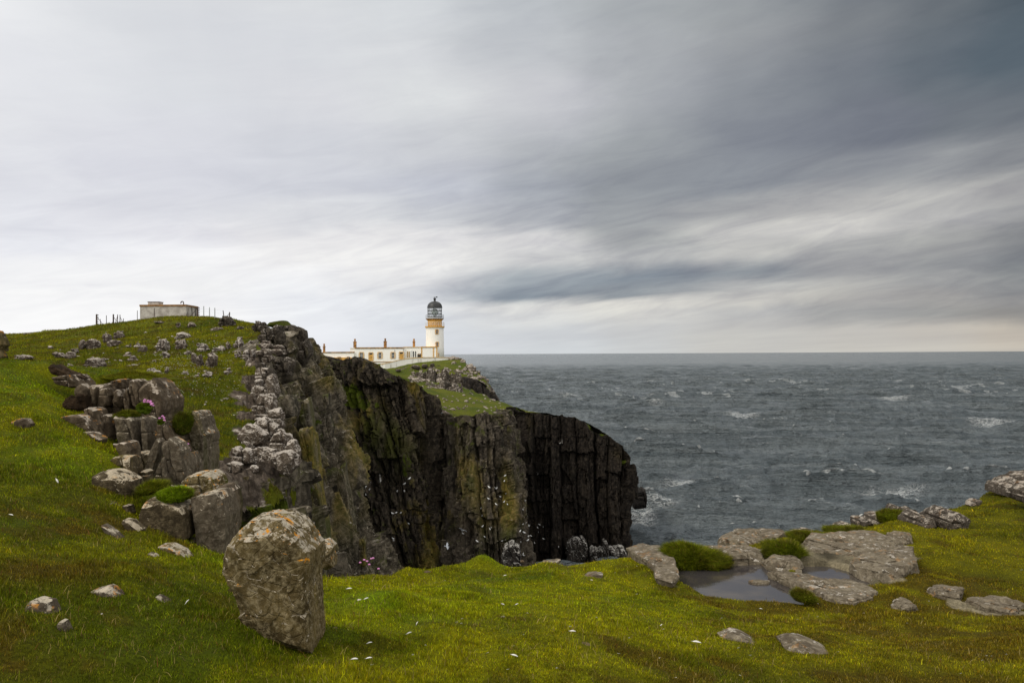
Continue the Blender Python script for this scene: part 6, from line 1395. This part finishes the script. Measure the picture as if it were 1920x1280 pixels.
for a_ in [(107,908,14,-65,'white feather hanging below the dark peat hollow'),(21,973,12,-15,'small white feather at the left edge of the turf'),(351,1137,14,60,'white feather left of the leaning boulder'),(655,1110,14,5,'white feather right of the boulder near the turf lip'),(687,1129,12,20,'curled white feather under the two pebbles right of the boulder'),
           (782,1176,10,75,'upright white feather in the middle of the turf'),(767,1195,14,25,'white feather below the upright one'),(693,1214,14,15,'white feather at the foot of the bright green hump'),(947,1083,8,10,'small white feather near the cliff edge, centre'),(943,1139,9,-20,'left one of a pair of small feathers in the centre turf'),(969,1139,9,25,'right one of a pair of small feathers in the centre turf'),
           (1074,1191,16,-5,'flat white feather in the centre right turf'),(665,1245,18,3,'long white feather near the bottom edge of the photo'),(692,1243,16,10,'white feather at the right end of the long one'),(965,1238,18,-20,'greyish feather in the bottom centre turf'),(1307,1211,22,-12,'white feather left of the two flat front stones'),
           (1615,968,10,20,'white feather in the brownish grass bank'),(1240,1178,7,40,'tiny feather in the turf between pool and front stones'),(1427,1146,8,-15,'tiny feather in the grass in front of the pool')]: feather(*a_)
def lump(px, py, sz, mat, name, label, cat, seed, group=None, asp=0.6):
    d = hit(fg_z, px, py, 2.5, 16, 500)
    rock(name, blob(px, py, sz, sz * asp, seed), d, sz * d / F * .8, mat, label, cat, group, seed=seed, nth=40, nph=26, boxy=0.7, amp=0.16, facets=5)
for i, a_ in enumerate([(768,1078,11,'dung','dung_pellet','brown dung lump on the small hump at the turf lip','dung',.7),(801,1072,18,'dung','dung_pellet','flat brown dung right of the small hump','dung',.35),(627,1178,13,'dung','dung_pellet','dark dung beside the foot of the leaning boulder','dung',.8),(979,1052,9,'dung','dung_pellet','dung lump on the lip left of the flat brown stone','dung',.7),
        (827,1116,8,'dung','dung_pellet','small dark dung in the centre turf','dung',.4),(674,1124,9,'pebble','pebble','left one of two brownish pebbles right of the boulder','pebble',.5),(687,1120,12,'pebble','pebble','right one of two brownish pebbles right of the boulder','pebble',.4),(191,1144+187,5,'pebble','pebble','','',.5),(191,1151,6,'pebble','pebble','tiny pale pebble in the lower left turf','pebble',.9),
        (1235,1234,12,'pebble','pebble','small pinkish stone at the bottom centre right','pebble',.55),(1095,1208,30,'dung','straw_clump','flat clump of dead straw in the centre right turf','straw',.25),(943,1156,9,'pebble','pebble','small brown pebble under the pair of feathers','pebble',.5),(1763,1236,10,'dung','dung_pellet','dark lump in the right turf','dung',.4),(1109,1087,5,'pebble','pebble','tiny white pebble below the pale stone at the edge','pebble',.7),(93,1186,5,'pebble','pebble','tiny white pebble below the grey stone at bottom left','pebble',.7)]):
    if a_[5]: lump(a_[0], a_[1], a_[2], M[a_[3]], a_[4], a_[5], a_[6], 1000 + i, asp=a_[7])

# ------------------------------------------------------------------ seabirds on the ledges
M['bird_white'] = simple_mat('white_plumage', (0.66, 0.66, 0.65), 0.7); M['bird_grey'] = simple_mat('grey_plumage', (0.35, 0.37, 0.40), 0.7)
def bird_mesh(wings):
    bm = bmesh.new()
    def ell(c, r, rot=0):
        mt = Matrix.Translation(c) @ Matrix.Rotation(rot, 4, 'Y') @ Matrix.Diagonal((*r, 1)); bmesh.ops.create_uvsphere(bm, u_segments=10, v_segments=7, radius=1, matrix=mt)
    if not wings:
        ell((0, 0, .16), (.21, .09, .10), -0.35); ell((.15, 0, .29), (.06, .05, .06)); ell((.23, 0, .285), (.05, .014, .014)); ell((-.22, 0, .10), (.12, .04, .02), -.2); ell((.10, 0, .23), (.06, .055, .08)); ell((0, .03, .03), (.012, .012, .06)); ell((0, -.03, .03), (.012, .012, .06))
    else:
        ell((0, 0, 0), (.26, .08, .08)); ell((.24, 0, .03), (.06, .05, .05)); ell((.31, 0, .02), (.05, .013, .013)); ell((-.28, 0, 0), (.10, .06, .012))
        for s in (-1, 1):
            vs = [bm.verts.new(p) for p in ((.12, s*.05, .03), (.16, s*.35, .15), (.02, s*.72, .10), (-.10, s*.35, .12), (-.14, s*.05, .02))]; lo = [bm.verts.new(v_.co + Vector((0, 0, -.018))) for v_ in vs]
            bm.faces.new(vs); bm.faces.new(lo[::-1])
            for i in range(5): bm.faces.new((vs[i], vs[(i+1) % 5], lo[(i+1) % 5], lo[i]))
    me = bpy.data.meshes.new('seabird'); bm.to_mesh(me); bm.free(); return me
bp = bird_mesh(False); bp.materials.append(M['bird_white']); bf = bird_mesh(True); bf.materials.append(M['bird_grey'])
dg = bpy.context.evaluated_depsgraph_get(); dg.update()
br_ = np.random.default_rng(9); nb = 0
areas = [(670,925,40,26,24), (700,1045,34,22,26), (745,955,30,60,16), (935,905,26,45,14), (900,980,30,60,12), (985,985,18,60,16), (960,1035,30,14,14), (1010,1000,16,30,10), (1150,1032,40,8,8), (1085,1025,30,12,6), (600,850,30,60,3)]
ORG = Vector((0, 0, CAMZ))
for ax_, ay_, sx_, sy_, cnt in areas:
    for _ in range(int(cnt * 0.75)):
        px, py = ax_ + br_.normal() * sx_ * .5, ay_ + br_.normal() * sy_ * .5
        dv = Vector(ray(px, py)).normalized(); ok, loc, nrm, _i, ob, _m = scene.ray_cast(dg, ORG + dv * 15, dv)
        if not ok or ob.name.split('.')[0] != 'cliff' or nb >= 150 or loc.y < 66: continue
        o = bpy.data.objects.new('seabird', bp); COL.objects.link(o); o.location = loc + Vector((0, -0.12, 0.02)); o.rotation_euler = (0, 0, br_.uniform(0, 6.28)); s = br_.uniform(.5, .75); o.scale = (s, s, s)
        o['label'] = 'small white seabird perched on a ledge low on the cliffs'; o['category'] = 'seabird'; o['group'] = 'seabirds perched on the cliff ledges'; nb += 1
for px, py, d, rz, lab in ((868, 994, 62, 2.4, 'pale gull flying past the ochre buttress, the higher of two'), (838, 1024, 60, 0.3, 'grey gull flying low before the cliff, the lower of two')):
    o = link('seabird', bf, None, None, lab, 'seabird', loc=tuple(P(px, py, d))); o.scale = (.6, .6, .6); o.rotation_euler = (0.5, 0.3, rz)
# ------------------------------------------------------------------ sky and light
SUN_AZ, SUN_EL = math.radians(-125), math.radians(44)     # azimuth from +Y, clockwise
w = bpy.data.worlds.new('World'); scene.world = w; w.use_nodes = True
t = NT(w.node_tree); bg = w.node_tree.nodes['Background']
sky = t.new('ShaderNodeTexSky'); sky.sky_type = 'NISHITA'; sky.sun_disc = False; sky.sun_elevation = SUN_EL; sky.sun_rotation = SUN_AZ
gen = t.new('ShaderNodeTexCoord').outputs['Generated']
sx = t.new('ShaderNodeSeparateXYZ'); t.put(sx.inputs[0], gen); X_, Y_, Z_ = sx.outputs
az = t.math('ARCTAN2', X_, Y_); el = t.math('ARCSINE', Z_)
elp = t.math('MAXIMUM', el, 0.0)
# cloud deck seen in perspective: streaks drawn out towards a point on the horizon left of centre
VA = math.radians(-10)
zz = t.math('ADD', t.math('MAXIMUM', Z_, 0.0), 0.035)
cx = t.math('DIVIDE', X_, zz); cy = t.math('DIVIDE', Y_, zz)
al = t.math('ADD', t.math('MULTIPLY', cx, math.sin(VA)), t.math('MULTIPLY', cy, math.cos(VA)))
ac = t.math('SUBTRACT', t.math('MULTIPLY', cx, math.cos(VA)), t.math('MULTIPLY', cy, math.sin(VA)))
def comb(a, b, c=0.0):
    n = t.new('ShaderNodeCombineXYZ'); t.put(n.inputs[0], a); t.put(n.inputs[1], b); t.put(n.inputs[2], c); return n.outputs[0]
deck = comb(t.math('MULTIPLY', ac, 0.9), t.math('MULTIPLY', al, 0.22))
big = t.noise(comb(t.math('MULTIPLY', ac, 0.22), t.math('MULTIPLY', al, 0.10), 3.1), 1.0, 4, 0.5)
fine = t.noise(deck, 1.5, 7, 0.60, 0.7)
# flat banks near the horizon, in azimuth and elevation
bank = t.noise(comb(t.math('MULTIPLY', az, 2.6), t.math('MULTIPLY', t.math('SUBTRACT', el, t.math('MULTIPLY', az, 0.13)), 17.0)), 1.0, 8, 0.60, 0.8)
bank2 = t.noise(comb(t.math('MULTIPLY', az, 9.0), t.math('MULTIPLY', t.math('SUBTRACT', el, t.math('MULTIPLY', az, 0.16)), 48.0), 5.0), 1.0, 6, 0.62, 0.6)
warp = t.math('SUBTRACT', bank, 0.5); warp2 = t.math('SUBTRACT', t.noise(comb(t.math('MULTIPLY', az, 3.0), t.math('MULTIPLY', el, 9.0), 8.0), 1.0, 6, 0.55), 0.5)
azw = t.math('ADD', az, t.math('MULTIPLY', warp2, 0.26))
elw = t.math('ADD', elp, t.math('ADD', t.math('MULTIPLY', warp, 0.050), t.math('MULTIPLY', warp2, 0.02)))
# brightness chart of the overcast: rows of elevation, columns of azimuth (what this cloud deck looks like)
def AZ(px): return math.atan((px - 960) / F)
def EL(py): return math.atan((662 - py) / F)
A0, A1 = AZ(-400), AZ(2320)
cols = [-400, 0, 320, 560, 800, 1000, 1200, 1400, 1600, 1760, 1920, 2320]
rows = [
 (662, [(236,236,236),(236,236,237),(234,234,236),(222,224,229),(206,209,215),(196,200,204),(192,194,195),(192,191,187),(190,187,181),(190,186,179),(191,185,175),(178,172,164)]),
 (632, [(236,236,236),(236,236,237),(234,234,236),(222,224,229),(206,210,216),(198,201,204),(194,195,195),(192,191,187),(188,185,180),(186,181,174),(186,178,167),(172,165,158)]),
 (596, [(232,232,233),(233,233,234),(230,230,231),(218,220,225),(206,210,216),(205,206,206),(200,199,196),(178,178,178),(158,158,158),(148,148,148),(140,138,136),(130,130,130)]),
 (572, [(228,228,230),(229,229,230),(226,226,228),(218,220,225),(208,210,215),(208,208,206),(206,204,199),(190,188,184),(172,170,167),(158,156,154),(143,142,142),(130,130,132)]),
 (548, [(224,224,227),(226,226,228),(226,226,227),(224,225,228),(206,208,212),(130,139,149),(134,140,147),(172,172,172),(165,164,163),(150,150,151),(135,136,138),(124,126,130)]),
 (522, [(222,223,227),(226,226,228),(228,228,229),(226,226,228),(215,215,216),(150,157,164),(124,132,142),(130,135,142),(150,150,152),(136,137,140),(118,121,125),(112,116,120)]),
 (486, [(216,217,222),(220,221,226),(226,226,229),(230,229,228),(226,225,224),(196,196,196),(170,171,172),(182,181,179),(162,162,162),(146,146,147),(124,125,128),(118,120,124)]),
 (448, [(210,211,217),(212,213,219),(214,214,219),(220,219,220),(214,213,214),(206,205,205),(152,154,156),(186,185,183),(196,194,191),(176,175,174),(150,150,151),(130,132,135)]),
 (405, [(208,209,215),(209,210,216),(206,207,213),(206,207,211),(196,198,202),(168,171,176),(146,149,153),(154,155,157),(172,171,170),(178,177,175),(158,157,157),(128,130,134)]),
 (350, [(210,211,216),(211,212,217),(204,205,212),(196,198,205),(182,185,194),(160,164,171),(140,144,149),(132,136,143),(136,139,144),(144,146,149),(134,136,139),(118,122,127)]),
 (280, [(212,213,218),(212,213,217),(206,207,213),(198,200,206),(190,192,197),(172,175,179),(152,156,159),(126,130,138),(112,116,125),(110,115,121),(106,111,117),(100,108,116)]),
 (190, [(218,219,222),(214,215,219),(206,208,212),(206,207,211),(206,208,210),(192,193,197),(162,165,169),(140,144,149),(116,121,128),(100,108,115),(88,99,107),(84,96,106)]),
 (90,  [(226,228,230),(222,223,225),(204,206,210),(204,206,210),(204,206,209),(184,187,191),(160,163,167),(147,150,153),(122,126,130),(104,110,115),(82,92,99),(76,87,95)]),
 (0,   [(224,226,228),(222,224,226),(206,208,211),(204,206,209),(202,205,208),(180,184,188),(162,166,169),(148,152,155),(118,124,129),(92,101,107),(72,83,91),(68,78,87)]),
 (-200,[(222,224,226),(220,222,224),(212,214,216),(210,212,214),(206,208,210),(186,190,193),(170,173,176),(156,160,164),(130,137,143),(106,116,124),(86,100,110),(80,94,106)]),
]
fx_ = t.math('DIVIDE', t.math('SUBTRACT', azw, A0), A1 - A0)
out = None; prev = None
for py, cs in rows:
    st = [((AZ(c_) - A0) / (A1 - A0), srgb(*k)) for c_, k in zip(cols, cs)]
    r_ = t.ramp(fx_, st, 'EASE')
    if out is None: out = r_
    else: out = t.mix(t.mapr(elw, EL(prev), EL(py)), out, r_)
    prev = py
# beyond the view: an even, brighter overcast overhead and behind
bright = t.mix(t.mapr(t.noise(gen, 2.2, 5), 0.3, 0.7), (1.00, 0.97, 0.92), (1.36, 1.33, 1.28))
up = t.mapr(el, math.radians(27), math.radians(50)); side = t.mapr(t.math('ABSOLUTE', az), math.radians(48), math.radians(85))
# streak detail
det = t.math('ADD', t.math('MULTIPLY', t.math('SUBTRACT', fine, 0.5), t.mapr(el, 0.10, 0.26, 0.14, 0.42)), t.math('MULTIPLY', t.math('SUBTRACT', big, 0.5), 0.34))
lowk = t.mapr(el, 0.015, 0.06, 0.0, 1.0); hik = t.mapr(el, 0.12, 0.30, 1.0, 0.25)
det = t.math('ADD', det, t.math('MULTIPLY', t.math('MULTIPLY', t.math('SUBTRACT', bank2, 0.5), 0.95), t.math('MULTIPLY', lowk, hik)))
rightk = t.mapr(az, -0.45, 0.15, 0.35, 1.0)
det = t.math('MULTIPLY', det, rightk)
mul = t.math('ADD', 1.0, det)
mc = comb(mul, mul, t.math('ADD', 1.0, t.math('MULTIPLY', det, 0.8)))
out = t.mix(1.0, out, mc, 'MULTIPLY')
lift = t.mapr(az, -0.5, 0.45, 1.17, 1.08); out = t.mix(1.0, out, comb(lift, lift, lift), 'MULTIPLY')
out = t.mix(t.math('MAXIMUM', up, side), out, bright)
nish = t.vmath('SCALE', sky.outputs[0]); nish.node.inputs['Scale'].default_value = 0.10
final = t.mix(0.97, nish, out)
t.put(bg.inputs['Color'], final); bg.inputs['Strength'].default_value = 1.0
w.cycles.sampling_method = 'MANUAL'; w.cycles.sample_map_resolution = 1024

sl = bpy.data.lights.new('sun', 'SUN'); sl.energy = 1.5; sl.angle = math.radians(12); sl.color = (1.0, 0.93, 0.80)
so = bpy.data.objects.new('sun', sl); COL.objects.link(so)
dv = Vector((math.sin(SUN_AZ) * math.cos(SUN_EL), math.cos(SUN_AZ) * math.cos(SUN_EL), math.sin(SUN_EL)))
so.rotation_euler = dv.to_track_quat('Z', 'Y').to_euler(); so.location = (0, 0, 80)

vs_ = scene.view_settings; vs_.view_transform = 'Standard'; vs_.look = 'None'; vs_.exposure = 0.0; vs_.gamma = 1.0; vs_.use_curve_mapping = False
scene.cycles.max_bounces = 6; scene.cycles.diffuse_bounces = 3; scene.cycles.glossy_bounces = 3; scene.cycles.transparent_max_bounces = 8
scene.cycles.use_denoising = True
scene.render.resolution_x = 1024; scene.render.resolution_y = 682
